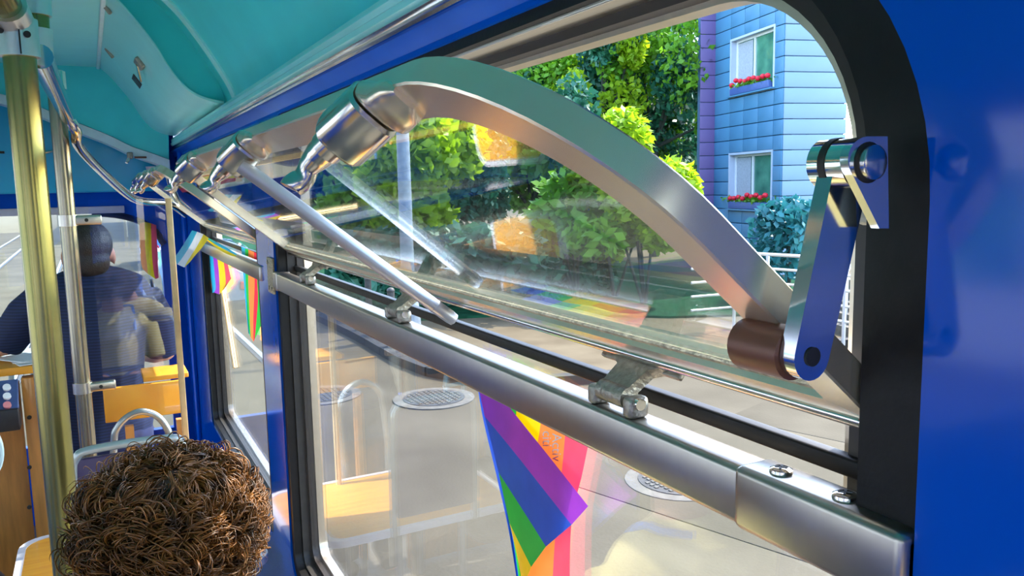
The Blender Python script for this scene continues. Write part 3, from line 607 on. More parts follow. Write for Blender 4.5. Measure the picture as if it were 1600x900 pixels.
# expansion joints of the road slab: raised-edge slabs near the tram
slabs = tag(thing('road_slabs', None, None, (3, 6, RZ)), kind='structure')
c, s_ = math.cos(.30), math.sin(.30)
for i in range(4):
    for j in range(-1, 2):
        q = np.array([2.6 + i * 2.5 * c - j * 3.4 * s_, 3.4 + i * 2.5 * s_ + j * 3.4 * c])
        if q[1] > 7.2 or q[0] < 1.9: continue
        MB().box((q[0], q[1], RZ + .004), (2.488, 3.388, .03), [[c, -s_, 0], [s_, c, 0], [0, 0, 1]], .004).build('slab', M['road'], slabs, smooth=30)
def manhole(px, py, r, label, dz=.02):
    p = onz(px, py, RZ + dz); m_ = thing('manhole_cover', label, 'manhole', (p[0], p[1], RZ))
    MB().tube([p + np.array([0, 0, -.03]), p + np.array([0, 0, .004])], r * 1.32, 32).build('concrete_collar', M['iron_rim'], m_)
    MB().tube([p + np.array([0, 0, -.02]), p + np.array([0, 0, .010])], r, 32).build('lid', M['iron'], m_)
    b = MB()
    for i in range(-5, 6):
        for j in range(-5, 6):
            if math.hypot(i, j) < 5.2: b.box((p[0] + i * r / 6, p[1] + j * r / 6, p[2] + .013), (r * .09, r * .09, .01))
    tag(b.build('lid_studs', M['iron_rim'], m_, smooth=0), kind='stuff'); return m_
manhole(1062, 750, .34, 'manhole cover in the pale road, nearest, right of the rainbow flag')
manhole(678, 622, .36, 'manhole cover on the road just left of the rainbow flag\'s top', .01)
manhole(505, 617, .34, 'manhole cover farthest left on the road, next to the blue pillar', .01)
def bollard(px, py, h_, label):
    p = onz(px, py, RZ + .10); b = thing('bollard', label, 'bollard', p)
    MB().tube([p, p + np.array([0, 0, h_])], .055, 14).build('post', M['iron'], b); MB().ell(p + np.array([0, 0, h_]), (.06, .06, .05), 14, 8).build('cap', M['iron'], b)
    MB().tube([p, p + np.array([0, 0, .04])], [.09, .075], 14).build('foot', M['iron'], b)
bollard(614, 543, .85, 'dark bollard right of the others, behind the kerb'); bollard(578, 515, .85, 'dark bollard second from the right behind the kerb'); bollard(492, 488, .85, 'dark bollard farthest left behind the kerb')
def at0(px, dist, z):
    d = ray(px, 290)[:2]; d = d / np.linalg.norm(d); return np.array([d[0] * dist, d[1] * dist, z])
p = at0(632, 13.2, RZ + .1); lp = thing('street_post', 'grey concrete street post standing behind the tilted sash glass', 'post', p)
MB().tube([p, p + np.array([0, 0, 7.5])], [.115, .09], 14).build('shaft', M['concrete_pole'], lp); MB().tube([p, p + np.array([0, 0, .5])], [.20, .16], 14).build('foot', M['concrete_pole'], lp)
MB().tube([p + np.array([0, 0, 7.4]), p + np.array([-.6, 0, 7.8]), p + np.array([-1.6, 0, 7.9])], .05, 10).build('bracket', M['concrete_pole'], lp); MB().box(p + np.array([-1.8, 0, 7.88]), (.6, .25, .12), bev=.03).build('lamp_head', M['concrete_pole'], lp)
# tram track ahead
tt = thing('tram_track', 'pair of steel tram rails in the road ahead', 'track', (-.57, 20, RZ))
for x in (-1.07, -.07):
    MB().box((x, 35, RZ + .012), (.07, 60, .03)).build('rail', M['steel_rail'], tt, smooth=0); MB().box((x + .07, 35, RZ + .006), (.05, 60, .02)).build('groove', M['dark'], tt, smooth=0)
tt2 = thing('tram_track', 'second pair of steel tram rails, left lane ahead', 'track', (-3.4, 20, RZ))
for x in (-3.9, -2.9):
    MB().box((x, 35, RZ + .012), (.07, 60, .03)).build('rail', M['steel_rail'], tt2, smooth=0); MB().box((x + .07, 35, RZ + .006), (.05, 60, .02)).build('groove', M['dark'], tt2, smooth=0)

# ---------------------------------------------------------------- trees and shrubs
def at(px, dist, z=0.0):     # ground point in the direction of an image column
    d = ray(px, 290)[:2]; d = d / np.linalg.norm(d); return np.array([d[0] * dist, d[1] * dist, z])
def tree(px, dist, zc_, r, n_, li, label, size=.16, name='leafy_tree', blobs=9, trunk=.14, group=None, dk=False):
    g = at(px, dist, RZ); t = thing(name, label, 'tree', g, group); top = np.array([g[0], g[1], zc_])
    MB().tube([g, g * .5 + top * .5 + np.array([.1, .1, 0]), top], [trunk, trunk * .8, trunk * .4], 10).build('trunk', M['bark'], t)
    C = []; CD = []
    for k in range(blobs):
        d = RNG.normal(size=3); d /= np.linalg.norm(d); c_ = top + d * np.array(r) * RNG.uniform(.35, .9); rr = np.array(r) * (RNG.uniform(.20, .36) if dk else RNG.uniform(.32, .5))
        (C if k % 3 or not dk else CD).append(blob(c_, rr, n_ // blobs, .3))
        MB().tube([g * .35 + top * .65, c_], [trunk * .4, trunk * .12], 7).build('branch', M['bark'], t)
    leaves('foliage', np.concatenate(C), size, LEAF[li], t)
    if CD: leaves('painted_shade_foliage', np.concatenate(CD), size, LEAF[2], t)  # every third clump in dark leaves, painting shade into the crown
    return t
tree(660, 17, 1.9, (1.5, 1.5, 1.9), 6500, 0, 'bright yellow green tree seen just right of the grey street post', .17)
tree(560, 20, 1.9, (1.9, 1.9, 2.0), 5000, 1, 'green tree behind the latch, left of the grey street post', .2)
tree(465, 26, 2.0, (2.4, 2.4, 2.6), 4000, 2, 'dark tree farthest left behind the sash glass', .25)
tree(745, 19, 1.8, (1.2, 1.2, 2.4), 6000, 2, 'dark conifer behind the middle of the sash glass', .13, 'conifer')
tree(830, 22, 1.9, (1.5, 1.5, 1.6), 4000, 1, 'low green tree behind the right half of the sash glass', .18)
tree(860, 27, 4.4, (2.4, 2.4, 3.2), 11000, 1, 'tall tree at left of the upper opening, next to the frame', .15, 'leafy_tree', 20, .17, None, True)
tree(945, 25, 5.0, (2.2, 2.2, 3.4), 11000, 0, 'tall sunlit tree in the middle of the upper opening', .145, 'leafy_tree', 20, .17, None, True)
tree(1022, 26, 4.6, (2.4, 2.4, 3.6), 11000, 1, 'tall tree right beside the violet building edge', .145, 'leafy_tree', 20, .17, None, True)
tree(985, 33, 5.8, (5.0, 3.0, 5.0), 9000, 2, 'dark tall tree farthest behind the others in the upper opening', .28)
tree(900, 19.5, 2.0, (1.3, 1.3, 1.9), 5000, 2, 'small dark tree in front of the tall trees, upper opening', .14)
def shrub(px, dist, zc_, r, n_, li, label, size=.16, name='shrub'):
    g = at(px, dist, RZ); t = thing(name, label, 'shrub', g); c_ = np.array([g[0], g[1], zc_])
    for k in range(4): MB().tube([g, c_ + RNG.normal(size=3) * np.array(r) * .4], [.04, .015], 7).build('stem', M['bark'], t)
    leaves('foliage', np.concatenate([blob(c_ + RNG.normal(size=3) * np.array(r) * .4, np.array(r) * .6, n_ // 6, .2) for _ in range(6)]), size, LEAF[li], t, .6, 1.8); return t
tree(700, 36, 3.2, (5.5, 2, 4.0), 7000, 2, 'dark broad tree far behind the sash glass, beyond the conifer', .3, 'leafy_tree', 14)
tree(1000, 38, 3.0, (5.5, 2, 4.5), 7000, 1, 'broad green tree farthest away beside the violet wall', .3, 'leafy_tree', 14)
shrub(1008, 15.5, 1.25, (.95, .9, 1.15), 6500, 0, 'bright broad leaved shrub beside the violet wall, behind the sash arch', .13)
shrub(960, 16.5, 1.6, (.7, .7, 1.0), 3800, 0, 'bright yellowish shrub top left of the broad leaved one', .13)
shrub(900, 16, .9, (1.0, 1.0, .8), 1500, 1, 'green shrub low behind the right half of the sash', .16)
shrub(790, 15, .3, (1.0, 1.0, .8), 1500, 2, 'dark green shrub low behind the middle of the sash', .16)
shrub(1310, 15, -.35, (.6, .6, .3), 900, 1, 'low green plants behind the railing', .12)
# hedge, and a dark sheet painting in tree shade on the paving
shade_ground = tag(MB().prism([(4.2, 13.4), (7.0, 12.6), (8.8, 10.9), (11.6, 9.6), (14.6, 13.6), (14, 19), (20, 60), (4.0, 60)], (0, 0, 0), X, Y, Z, RZ + .10, RZ + .14).build('shade_ground', M['shade_green'], smooth=0), kind='structure')
hx = thing('hedge', 'long dark clipped hedge under the trees behind the sash glass', 'hedge', (6.2, 14.6, RZ + .14))
for i in range(9):
    q = np.array([4.2 + i * .62, 14.9 - i * .10, RZ + .1]); MB().tube([q, q + np.array([0, 0, .5])], .03, 6).build('stem', M['bark'], hx)
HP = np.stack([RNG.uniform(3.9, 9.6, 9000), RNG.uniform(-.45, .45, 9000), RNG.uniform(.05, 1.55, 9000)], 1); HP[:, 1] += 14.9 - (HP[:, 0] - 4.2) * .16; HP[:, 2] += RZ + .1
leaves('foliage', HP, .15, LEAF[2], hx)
# weeping shrub in front of the building
g = at(1235, 16.5, RZ); wsb = thing('weeping_shrub', 'dark teal weeping shrub in front of the blue building corner', 'shrub', g)
MB().tube([g, g + np.array([0, 0, 1.2]), g + np.array([.05, 0, 2.0])], [.06, .05, .03], 8).build('trunk', M['bark'], wsb)
C = []
for k in range(70):
    a = RNG.uniform(0, 2 * math.pi); R_ = RNG.uniform(.25, .8); h0 = 2.05 - .25 * R_ + RNG.uniform(-.1, .1)
    for t in np.linspace(0, 1, 26):
        q = g + np.array([R_ * math.cos(a) * min(1, t * 3) ** .6, R_ * math.sin(a) * min(1, t * 3) ** .6, h0 - max(0, t - .2) ** 1.2 * RNG.uniform(1.4, 1.9)])
        C.append(q)
leaves('foliage', np.array(C) + RNG.normal(size=(len(C), 3)) * .03, .12, LEAF[3], wsb, 0, 1.8)

# ---------------------------------------------------------------- blue panelled building
M['pan_l'] = mat('blue_facade_panel', (.062, .20, .33), .45, 0, .06, 1.5, spec=.4)
M['pan_r_lit'] = mat('sky_lightened_facade_panel', (.17, .275, .385), .45, 0, .05, 1.5, spec=.4)  # same blue facade, lightened to paint in the light on this face
M['pan_p'] = mat('violet_facade_panel', (.14, .095, .24), .5, 0, .06, 1.5)
M['joint'] = mat('facade_joint', (.06, .12, .20), .8)
M['win_frame'] = mat('white_window_frame', (.75, .78, .80), .4, 0, .03, 20)
BC = at(1221, 21.0, 0); D1 = np.array([.2487, .9686, 0]); D2 = np.array([.9686, -.2487, 0]); BG = RZ + .1; ZT = 8.2
bld = thing('panelled_building', 'blue and violet panelled apartment building corner with flower boxes', 'building', (BC[0], BC[1], BG))
def u_on(px, P, D):           # distance along a facade from P in direction D at an image column
    d = ray(px, 200)[:2]; A_ = np.array([[d[0], -D[0]], [d[1], -D[1]]]); return np.linalg.solve(A_, P[:2])[1]
def z_on(px, py, P, D):
    n_ = np.array([D[1], -D[0], 0]); return hit(px, py, P, n_)[2]
uL = u_on(1117, BC, D1); Q = BC + D1 * uL; uR = u_on(1321, BC, D2); uP = u_on(1093, Q, -D2)
core = [(BC + D1 * .03 + D2 * .28), (BC + D2 * (uR - .03) + D1 * .03), (BC + D2 * (uR - .03) + D1 * 6), (Q - D2 * (uP - .03) + D1 * .2), (Q - D2 * (uP - .03) + D1 * .03), (Q + D1 * .03 + D2 * .28)]
MB().prism([(q[0], q[1]) for q in core], (0, 0, 0), X, Y, Z, BG, ZT).build('core_wall', M['joint'], bld, smooth=0)
rows = []; rh = .375; z0_ = z_on(1221, 113, BC, D1); k0 = math.floor((BG - z0_) / rh); zrow = [z0_ + rh * k for k in range(k0, 40) if z0_ + rh * k < ZT]
wins = []
for (tl, tr, bl, br_) in (((1145, 66), (1209, 44), (1145, 152), (1208, 127)), ((1141, 243), (1205, 236), (1140, 329), (1204, 328))):
    u0 = u_on(tl[0], BC, D1); u1 = u_on(tr[0], BC, D1); za = z_on(tr[0], tr[1], BC, D1); zb = z_on(br_[0], br_[1], BC, D1); wins.append((u1, u0, zb, za))
w0 = (min(w_[0] for w_ in wins), max(w_[1] for w_ in wins)); wh = wins[1][3] - wins[1][2]; wh = 1.45
wz = [wins[1][2], wins[1][2] + 3.05, wins[1][2] + 6.1]
cache = {}
def panel(P, D, u0, u1, za, zb, m_):
    if u1 - u0 < .04 or zb - za < .04: return
    nn = np.array([D[1], -D[0], 0.0]); nn = nn if nn @ (EYE - P) > 0 else -nn
    key = (round(u1 - u0, 3), round(zb - za, 3), m_.name, round(D[0], 3))
    c_ = P + D * (u0 + u1) / 2 + nn * .0 + np.array([0, 0, (za + zb) / 2]); c_[2] = (za + zb) / 2
    if key not in cache:
        R_ = np.stack([D, nn, np.array(Z)], 1); o = MB().box(c_, (u1 - u0 - .014, .04, zb - za - .018), R_, .006).build('facade_panel', m_, bld, smooth=30)
        me = o.data; off = c_ - np.array(bld.location); 
        for v_ in me.vertices: v_.co -= Vector(off)
        o.location = Vector(off); cache[key] = me
    else:
        o = bpy.data.objects.new('facade_panel', cache[key]); COL.objects.link(o); o.parent = bld; o.location = Vector(c_ - np.array(bld.location))
ucols = [0] + [u_on(px, BC, D1) for px in (1210,)] + [u_on(px, BC, D1) for px in (1190, 1157, 1138)] + [uL]
ucols = [0, w0[0], (w0[0] * 2 + w0[1]) / 3, (w0[0] + w0[1] * 2) / 3, w0[1], uL]
for i in range(len(zrow) - 1):
    za, zb = zrow[i], zrow[i + 1]
    panel(BC, D2, 0, uR, za, zb, M['pan_r_lit']); panel(Q, -D2, 0, uP, za, zb, M['pan_p'])
    for j in range(len(ucols) - 1):
        if 1 <= j <= 3:
            segs = [(za, zb)]
            for wb in wz:
                ns = []
                for a, b_ in segs:
                    if b_ <= wb - .06 or a >= wb + wh + .06: ns.append((a, b_))
                    else:
                        if a < wb - .06: ns.append((a, wb - .06))
                        if b_ > wb + wh + .06: ns.append((wb + wh + .06, b_))
                segs = ns
            for a, b_ in segs: panel(BC, D1, ucols[j], ucols[j + 1], a, b_, M['pan_l'])
        else: panel(BC, D1, ucols[j], ucols[j + 1], za, zb, M['pan_l'])
E1 = BC + D2 * uR
for i in range(len(zrow) - 1): panel(E1, D1, 0, 2.0, zrow[i], zrow[i + 1], M['pan_r_lit'])
nL = np.array([-D1[1], D1[0], 0]); RL = np.stack([D1, nL, np.array(Z)], 1)
M['reveal'] = mat('pale_reveal', (.42, .48, .58), .6, 0, .04, 4)
M['petal'] = mat('red_geranium', (.75, .01, .03), .5, 0, .3, 30); M['fbox'] = mat('blue_flower_box', (.05, .10, .28), .5)
for k, wb in enumerate(wz):
    ua, ub = w0; um = (ua + ub) / 2; c_ = BC + D1 * um; c_[2] = wb + wh / 2
    f_ = MB(); f3 = lambda a, b_, o_: tuple(BC + D1 * a + nL * o_ + np.array([0, 0, b_ - BC[2]]))
    O_ = [(ua - .02, wb - .06), (ub + .02, wb - .06), (ub + .02, wb + wh + .06), (ua - .02, wb + wh + .06)]; I_ = [(ua + .05, wb), (ub - .05, wb), (ub - .05, wb + wh), (ua + .05, wb + wh)]
    wn = ring(O_, I_, -.22, .03, f3)  .build('window_surround', M['reveal'], bld, smooth=0)
    O2 = I_; I2 = [(ua + .11, wb + .06), (ub - .11, wb + .06), (ub - .11, wb + wh - .06), (ua + .11, wb + wh - .06)]
    fr = ring(O2, I2, -.20, -.13, f3).build('window_frame', M['win_frame'], bld, smooth=0)
    MB().box(c_ + D1 * (.12) + nL * -.16, (.06, .05, wh - .1), RL).build('mullion', M['win_frame'], fr, smooth=0)
    MB().box(c_ + nL * -.18, (ub - ua - .16, .012, wh - .1), RL).build('pane', M['bglass'], fr, smooth=0)
    MB().box(c_ + D1 * ((ub - ua) / 4 + .1) + nL * -.165, ((ub - ua) / 2 - .28, .01, wh - .15), RL).build('net_curtain', mat('grey_curtain', (.35, .38, .42), .9), fr, smooth=0)
    MB().box(c_ + nL * .04 + np.array([0, 0, -wh / 2 - .03]), (ub - ua + .06, .16, .04), RL).build('sill', M['pan_l'], bld, smooth=0)
    if k == 2: continue
    fb = thing('flower_box', ('flower box of red geraniums on the lower window', 'flower box of red geraniums on the upper window')[k], 'flower box', c_ + np.array([0, 0, -wh / 2]))
    q = c_ + nL * .02 + np.array([0, 0, -wh / 2 + .09]); MB().box(q, (ub - ua - .24, .17, .18), RL, .01).build('planter', M['fbox'], fb)
    G = q + np.array([0, 0, .14]) + RNG.normal(size=(160, 1)) * D1 * .28 * (ub - ua) / 1.2 + RNG.normal(size=(160, 3)) * .05
    leaves('greenery', G, .10, LEAF[1], fb, .3, 1.2)
    for j in range(9):
        pz = q + D1 * ((j - 4) / 4 * (ub - ua - .4) / 2) + np.array([0, 0, .17 + RNG.uniform(0, .12)]) + nL * .06
        MB().ell(pz, (.075, .075, .065), 10, 6).build('bloom', M['petal'], fb, smooth=0)

# ---------------------------------------------------------------- railing and steps at the right
rl = thing('street_railing', 'pale metal railing of horizontal bars below the building', 'railing', at(1260, 14, RZ + .1))
A0 = ony(1120, 391, 13.0 * .85); pa = at(1150, 13.2, RZ + .1); pb = at(1258, 12.6, RZ + .1); pd = at(1420, 11.6, RZ + .1)
M['rail_metal'] = mat('pale_railing_metal', (.62, .60, .56), .35, .6, .05, 10)
for k, h_ in enumerate((1.22, 1.0, .78, .56, .34)):
    MB().tube([pa + np.array([-.8, .1, h_]), pa + np.array([0, 0, h_]), pb + np.array([0, 0, h_]), pd + np.array([0, 0, h_])], .026 if k == 0 else .02, 10).build('bar', M['rail_metal'], rl)
for t in (0, .5, 1): q = pa * (1 - t) + pb * t; MB().tube([q, q + np.array([0, 0, 1.22])], .028, 10).build('post', M['rail_metal'], rl)
for t in (.45, 1): q = pb * (1 - t) + pd * t; MB().tube([q, q + np.array([0, 0, 1.22])], .028, 10).build('post', M['rail_metal'], rl)
hb = at(1328, 13.2, RZ + .1); MB().tube([hb, hb + np.array([0, 0, .95]), hb + np.array([.1, -.02, 1.05]), hb + np.array([.9, -.3, 1.35])], .03, 10).build('hand_bar', M['rail_metal'], rl)
stp = thing('outdoor_steps', 'low outdoor steps behind the railing at the right', 'steps', at(1330, 15, RZ + .1))
for k in range(5):
    a = at(1290, 13.6 + k * .34, RZ + .1); b_ = at(1420, 12.2 + k * .34, RZ + .1); m_ = (a + b_) / 2; d = b_ - a; L_ = np.linalg.norm(d); d /= L_
    MB().box(m_ + np.array([0, 0, .07 * (k + 1) ]), (L_, .34, .14 * (k + 1)), [[d[0], -d[1], 0], [d[1], d[0], 0], [0, 0, 1]]).build('step', M['pan_r_lit'] if False else M['iron_rim'], stp, smooth=0)

# ---------------------------------------------------------------- parked cars
def car(loc, paint, label):
    t = thing('car', label, 'car', (loc[0], loc[1], RZ)); x, y = loc; L_ = 4.1; w_ = .84
    side = [(-2.05, .35), (-2.0, .75), (-1.85, .92), (-1.55, 1.0), (-1.1, 1.42), (-.2, 1.5), (.45, 1.42), (1.05, 1.0), (1.75, .88), (2.0, .7), (2.05, .35), (1.6, .25), (-1.6, .25)]
    rings = []
    for k in np.linspace(-1, 1, 9):
        sc = 1 - .10 * abs(k) ** 6; rings.append([(x + k * w_, y + a * sc, RZ + (b if b < .95 else .95 + (b - .95) * (1 - .55 * max(0, abs(k) - .72) / .28))) for a, b in side])
    MB().loft(rings).build('body', paint, t, smooth=45)
    for sx in (-1, 1):
        wq = [(-1.35, 1.0), (-1.0, 1.34), (-.2, 1.40), (.40, 1.34), (.85, 1.0)]
        MB().prism(wq, (x + sx * .80, y, RZ), Y, Z, X, -.02, .02).build('side_glass', M['bglass'], t, smooth=0)
        for yy in (-1.25, 1.3):
            wl_ = MB().tube([(x + sx * .68, y + yy, RZ + .31), (x + sx * .87, y + yy, RZ + .31)], .31, 22).build('wheel', M['rubber'], t)
            MB().tube([(x + sx * .86, y + yy, RZ + .31), (x + sx * .885, y + yy, RZ + .31)], .19, 18).build('hub', M['steel_blue'], wl_)
        MB().box((x + sx * .62, y - 2.02, RZ + .70), (.28, .10, .14), bev=.02).build('tail_lamp', mat('red_lens', (.6, .01, .01), .2), t)
    MB().prism([(-.62, 0), (.62, 0), (.52, .40), (-.52, .40)], (x, y - 1.53, RZ + 1.02), X, np.array([0, .62, .60]) / .86 * 1.2, np.array([0, -.7, .7]), -.03, .03).build('rear_glass', M['bglass'], t, smooth=0)
    MB().box((x, y - 2.06, RZ + .42), (.52, .02, .12)).build('number_plate', M['paper'], t, smooth=0)
    MB().box((x, y - 2.04, RZ + .34), (1.5, .10, .18), bev=.03).build('bumper', M['black'], t)
car((1.9, 17.5), mat('grey_blue_car_paint', (.05, .10, .14), .2, .3, .05, 3, coat=.8), 'dark grey blue car on the road beyond the far window flags')
car((2.35, 30), mat('blue_car_paint', (.03, .13, .55), .2, .2, .05, 3, coat=.8), 'blue car far ahead seen through the right of the windscreen')
# far street fronts
def block(x, y, w_, d_, h_, paint, label, nx=5, nz=3):
    t = thing('street_house', label, 'house', (x, y, RZ)); MB().box((x, y, RZ + h_ / 2), (w_, d_, h_)).build('wall', paint, t, smooth=0)
    MB().box((x, y, RZ + h_ + .15), (w_ + .5, d_ + .5, .3)).build('roof', M['bush'], t, smooth=0)
    sx = -1 if x > 0 else 1
    for i in range(nx):
        for j in range(nz):
            MB().box((x + sx * w_ / 2, y - d_ / 2 + d_ * (i + .5) / nx, RZ + 1.8 + j * 2.8), (.12, 1.1, 1.5)).build('window', M['bglass'], t, smooth=0)
block(-16, 60, 10, 40, 5.5, mat('cream_render', (.75, .60, .34), .8), 'cream house front far ahead on the left')
block(9.5, 62, 9, 30, 9, mat('grey_render', (.42, .48, .55), .8), 'grey blue house front far ahead on the right')

block(-14, 8, 9, 26, 9, mat('pale_render', (.40, .43, .48), .8), 'unseen pale house front added left of the tram to shape its reflections', 8)  # unseen houses added to tone reflections and light from the left
block(-14, -16, 9, 18, 8, mat('lilac_render', (.40, .40, .50), .8), 'unseen lilac grey house front added behind left of the tram for its reflections', 6)
# ================================================================ flags
FC = {k: mat(k + '_cloth', v,   .7, 0, .06, 30, .08, 700, trans=.16) for k, v in dict(violet=(.36, .04, .52), blue=(.02, .09, .55), green=(.02, .48, .05), yellow=(.90, .68, .0), orange=(.95, .26, .05), red=(.85, .02, .06), pink=(.90, .08, .14), cyan=(.02, .45, .65), white=(.85, .85, .85)).items()}
def cloth(name, bands, cols, xs, parent=None, plane='x', nv=6):
    # bands: rows of pixel points; columns of the rows bound the stripes; xs: depth per row
    V = []; F = []; fm = []; rows_ = len(bands); nb = len(bands[0]); sub = 4
    B = np.array(bands, float); xs = np.array(xs, float); T = (rows_ - 1) * nv + 1; U_ = (nb - 1) * sub + 1
    for i in range(T):
        t = i / nv; a = min(int(t), rows_ - 2); f_ = t - a
        p0 = B[max(a - 1, 0)]; p1 = B[a]; p2 = B[a + 1]; p3 = B[min(a + 2, rows_ - 1)]
        row = .5 * (2 * p1 + (p2 - p0) * f_ + (2 * p0 - 5 * p1 + 4 * p2 - p3) * f_ ** 2 + (3 * p1 - p0 - 3 * p2 + p3) * f_ ** 3); xx = xs[a] * (1 - f_) + xs[a + 1] * f_
        for j in range(U_):
            s_ = j / sub; c_ = min(int(s_), nb - 2); g_ = s_ - c_; q = row[c_] * (1 - g_) + row[c_ + 1] * g_
            w_ = .0018 * math.sin(j * .9 + i * .25); V.append(onx(q[0], q[1], xx + w_) if plane == 'x' else ony(q[0], q[1], xx + w_ * 4))
    for i in range(T - 1):
        for j in range(U_ - 1): F.append((i * U_ + j, i * U_ + j + 1, (i + 1) * U_ + j + 1, (i + 1) * U_ + j)); fm.append(j // sub)
    return link_mesh(name, V, F, None, parent, smooth=60, fmat=fm, mats=[FC[c_] for c_ in cols])
fl = thing('rainbow_flag', 'large rainbow flag folded and hanging below the near rail', 'flag', (.498, .75, .95))
cloth('back_cloth', [[(738, 540), (772, 556), (810, 573), (850, 591), (886, 608), (905, 616)], [(752, 640), (776, 640), (806, 655), (845, 660), (884, 665), (921, 668)], [(775, 740), (785, 740), (800, 740), (832, 740), (878, 735), (911, 735)], [(795, 830), (800, 830), (806, 830), (822, 830), (868, 830), (893, 815)], [(812, 935), (815, 935), (818, 935), (822, 935), (862, 935), (890, 935)]], ['blue', 'green', 'yellow', 'orange', 'pink'], [.5035, .503, .503, .503, .503], fl)
front = [[(738, 556), (742, 572), (745, 590), (748, 604), (750, 612)], [(800, 641), (795, 697), (803, 775), (803, 835), (812, 880)], [(860, 716), (845, 760), (830, 815), (816, 861), (816, 900)], [(919, 791), (893, 820), (853, 854), (830, 886), (819, 935)]]
front = [[(739, 562), (757, 650), (779, 738), (796, 817), (807, 864), (822, 940)], [(800, 641), (803, 706), (804, 777), (808, 842), (812, 876), (821, 940)], [(860, 716), (848, 763), (829, 816), (819, 864), (816, 890), (820, 940)], [(919, 791), (893, 820), (853, 854), (830, 886), (820, 912), (819, 940)]]
cloth('folded_cloth', front, ['violet', 'blue', 'green', 'yellow', 'yellow'], [.497, .492, .488, .484], fl)
def text(s_, px, py, hpx, x):
    cu = bpy.data.curves.new('t', 'FONT'); cu.body = s_; cu.size = 1; o = bpy.data.objects.new('t', cu); COL.objects.link(o); dg = bpy.context.evaluated_depsgraph_get()
    me = bpy.data.meshes.new_from_object(o.evaluated_get(dg)); bpy.data.objects.remove(o)
    V = [onx(px + v.co.y * hpx, py + v.co.x * hpx, x) for v in me.vertices]; return link_mesh('flag_lettering', V, [tuple(p_.vertices) for p_ in me.polygons], M['paper'], fl, smooth=0)
text('Activ', 863, 677, 21, .5005); text('citi', 848, 673, 21, .5005)
f2 = cloth('rainbow_flag', [[(377, 385), (383, 388), (388, 390), (397, 394), (404, 397), (411, 400)], [(381, 440), (384, 440), (388, 440), (398, 440), (402, 436), (410, 440)], [(385, 490), (387, 490), (390, 492), (396, 495), (403, 470), (413, 492)], [(388, 520), (390, 523), (392, 527), (396, 534), (398, 530), (412, 500)]], ['cyan', 'green', 'orange', 'red', 'green'], [.50, .498, .497, .497])
tag(f2, 'narrow rainbow flag hanging beside the blue pillar in the far window', 'flag')
f3_ = cloth('rainbow_flag', [[(319, 388), (325, 389), (332, 390), (338, 391), (347, 393), (352, 395)], [(322, 420), (328, 422), (335, 424), (342, 426), (352, 428), (360, 430)], [(326, 445), (331, 448), (337, 450), (343, 452), (352, 448), (361, 436)], [(327, 462), (331, 458), (334, 457), (343, 460), (347, 455), (352, 445)]], ['orange', 'cyan', 'violet', 'yellow', 'pink'], [.50, .498, .497, .497])
tag(f3_, 'crumpled rainbow flag hanging left of the narrow one in the far window', 'flag')
MB().tube([onx(345, 440, .505), onx(366, 575, .505)], .006, 8).build('flag_stick', mat('pale_wood_stick', (.72, .50, .24), .6), f3_)
f4 = cloth('rainbow_streamer', [[(300, 360), (308, 362), (318, 366), (326, 372)], [(288, 380), (297, 384), (307, 386), (318, 384)], [(276, 398), (284, 404), (293, 408), (306, 398)], [(271, 406), (277, 413), (288, 418), (298, 408)]], ['cyan', 'white', 'yellow'], [.42, .40, .385, .38])
tag(f4, 'white and rainbow streamer dangling inward from the far sash', 'streamer')
f5 = cloth('rainbow_streamer', [[(318, 368), (321, 372), (324, 376)], [(338, 378), (340, 384), (341, 389)], [(356, 388), (357, 393), (357, 398)], [(370, 397), (369, 399), (368, 401)]], ['cyan', 'yellow'], [.43, .44, .445, .448])
tag(f5, 'thin rainbow streamer lying along the far window rail', 'streamer')
f6 = cloth('rainbow_flag', [[(218, 349), (226, 347), (236, 349), (244, 352)], [(219, 385), (227, 388), (237, 390), (246, 385)], [(221, 412), (230, 415), (240, 424), (247, 420)], [(223, 420), (231, 428), (243, 436), (248, 434)]], ['orange', 'yellow', 'pink'], [fw - .03] * 4, plane='y')
tag(f6, 'orange and yellow flag hanging in the right corner of the windscreen', 'flag')

# ================================================================ people
SK = mat('skin', (.55, .26, .16), .5, 0, .08, 20); HAIR = mat('dark_hair', (.020, .014, .010), .5, 0, .4, 60, .3, 200)
def flesh(name, shapes, material, parent, voxel=.009, sm=3):
    b = MB()
    for s_ in shapes:
        if s_[0] == 'e': b.ell(s_[1], s_[2], 18, 12, s_[3] if len(s_) > 3 else None)
        else: b.tube(s_[1], s_[2], 14)
    o = b.build(name, material, parent, smooth=180)
    m_ = o.modifiers.new('r', 'REMESH'); m_.mode = 'VOXEL'; m_.voxel_size = voxel; m_.use_smooth_shade = True
    m2 = o.modifiers.new('s', 'SMOOTH'); m2.factor = .5; m2.iterations = sm; return o
def hand(base, fwd, palm, side=1, cl=.5):
    base = np.array(base); f_ = np.array(fwd, float); f_ /= np.linalg.norm(f_); n_ = np.array(palm, float); n_ -= f_ * (f_ @ n_); n_ /= np.linalg.norm(n_); w_ = np.cross(f_, n_) * side
    R_ = np.stack([w_, f_, n_], 1); out = [('e', base + f_ * .045, (.040, .052, .016), R_)]
    for k, (dx, L_) in enumerate(((-.030, .060), (-.010, .072), (.010, .068), (.029, .052))):
        a = base + f_ * .085 + w_ * dx; p1 = a + f_ * L_ * .45 + n_ * .004; p2 = p1 + (f_ * (1 - cl) + n_ * cl) * L_ * .4; p3 = p2 + (f_ * (1 - 1.5 * cl) + n_ * 1.2 * cl) * L_ * .3
        out.append(('t', [a - f_ * .03, a, p1, p2, p3], [.010, .0098, .009, .0085, .007]))
    a = base + f_ * .02 - w_ * .03; out.append(('t', [a, a - w_ * .022 + f_ * .02 + n_ * .006, a - w_ * .028 + f_ * .052 + n_ * .014], [.013, .011, .008])); return out
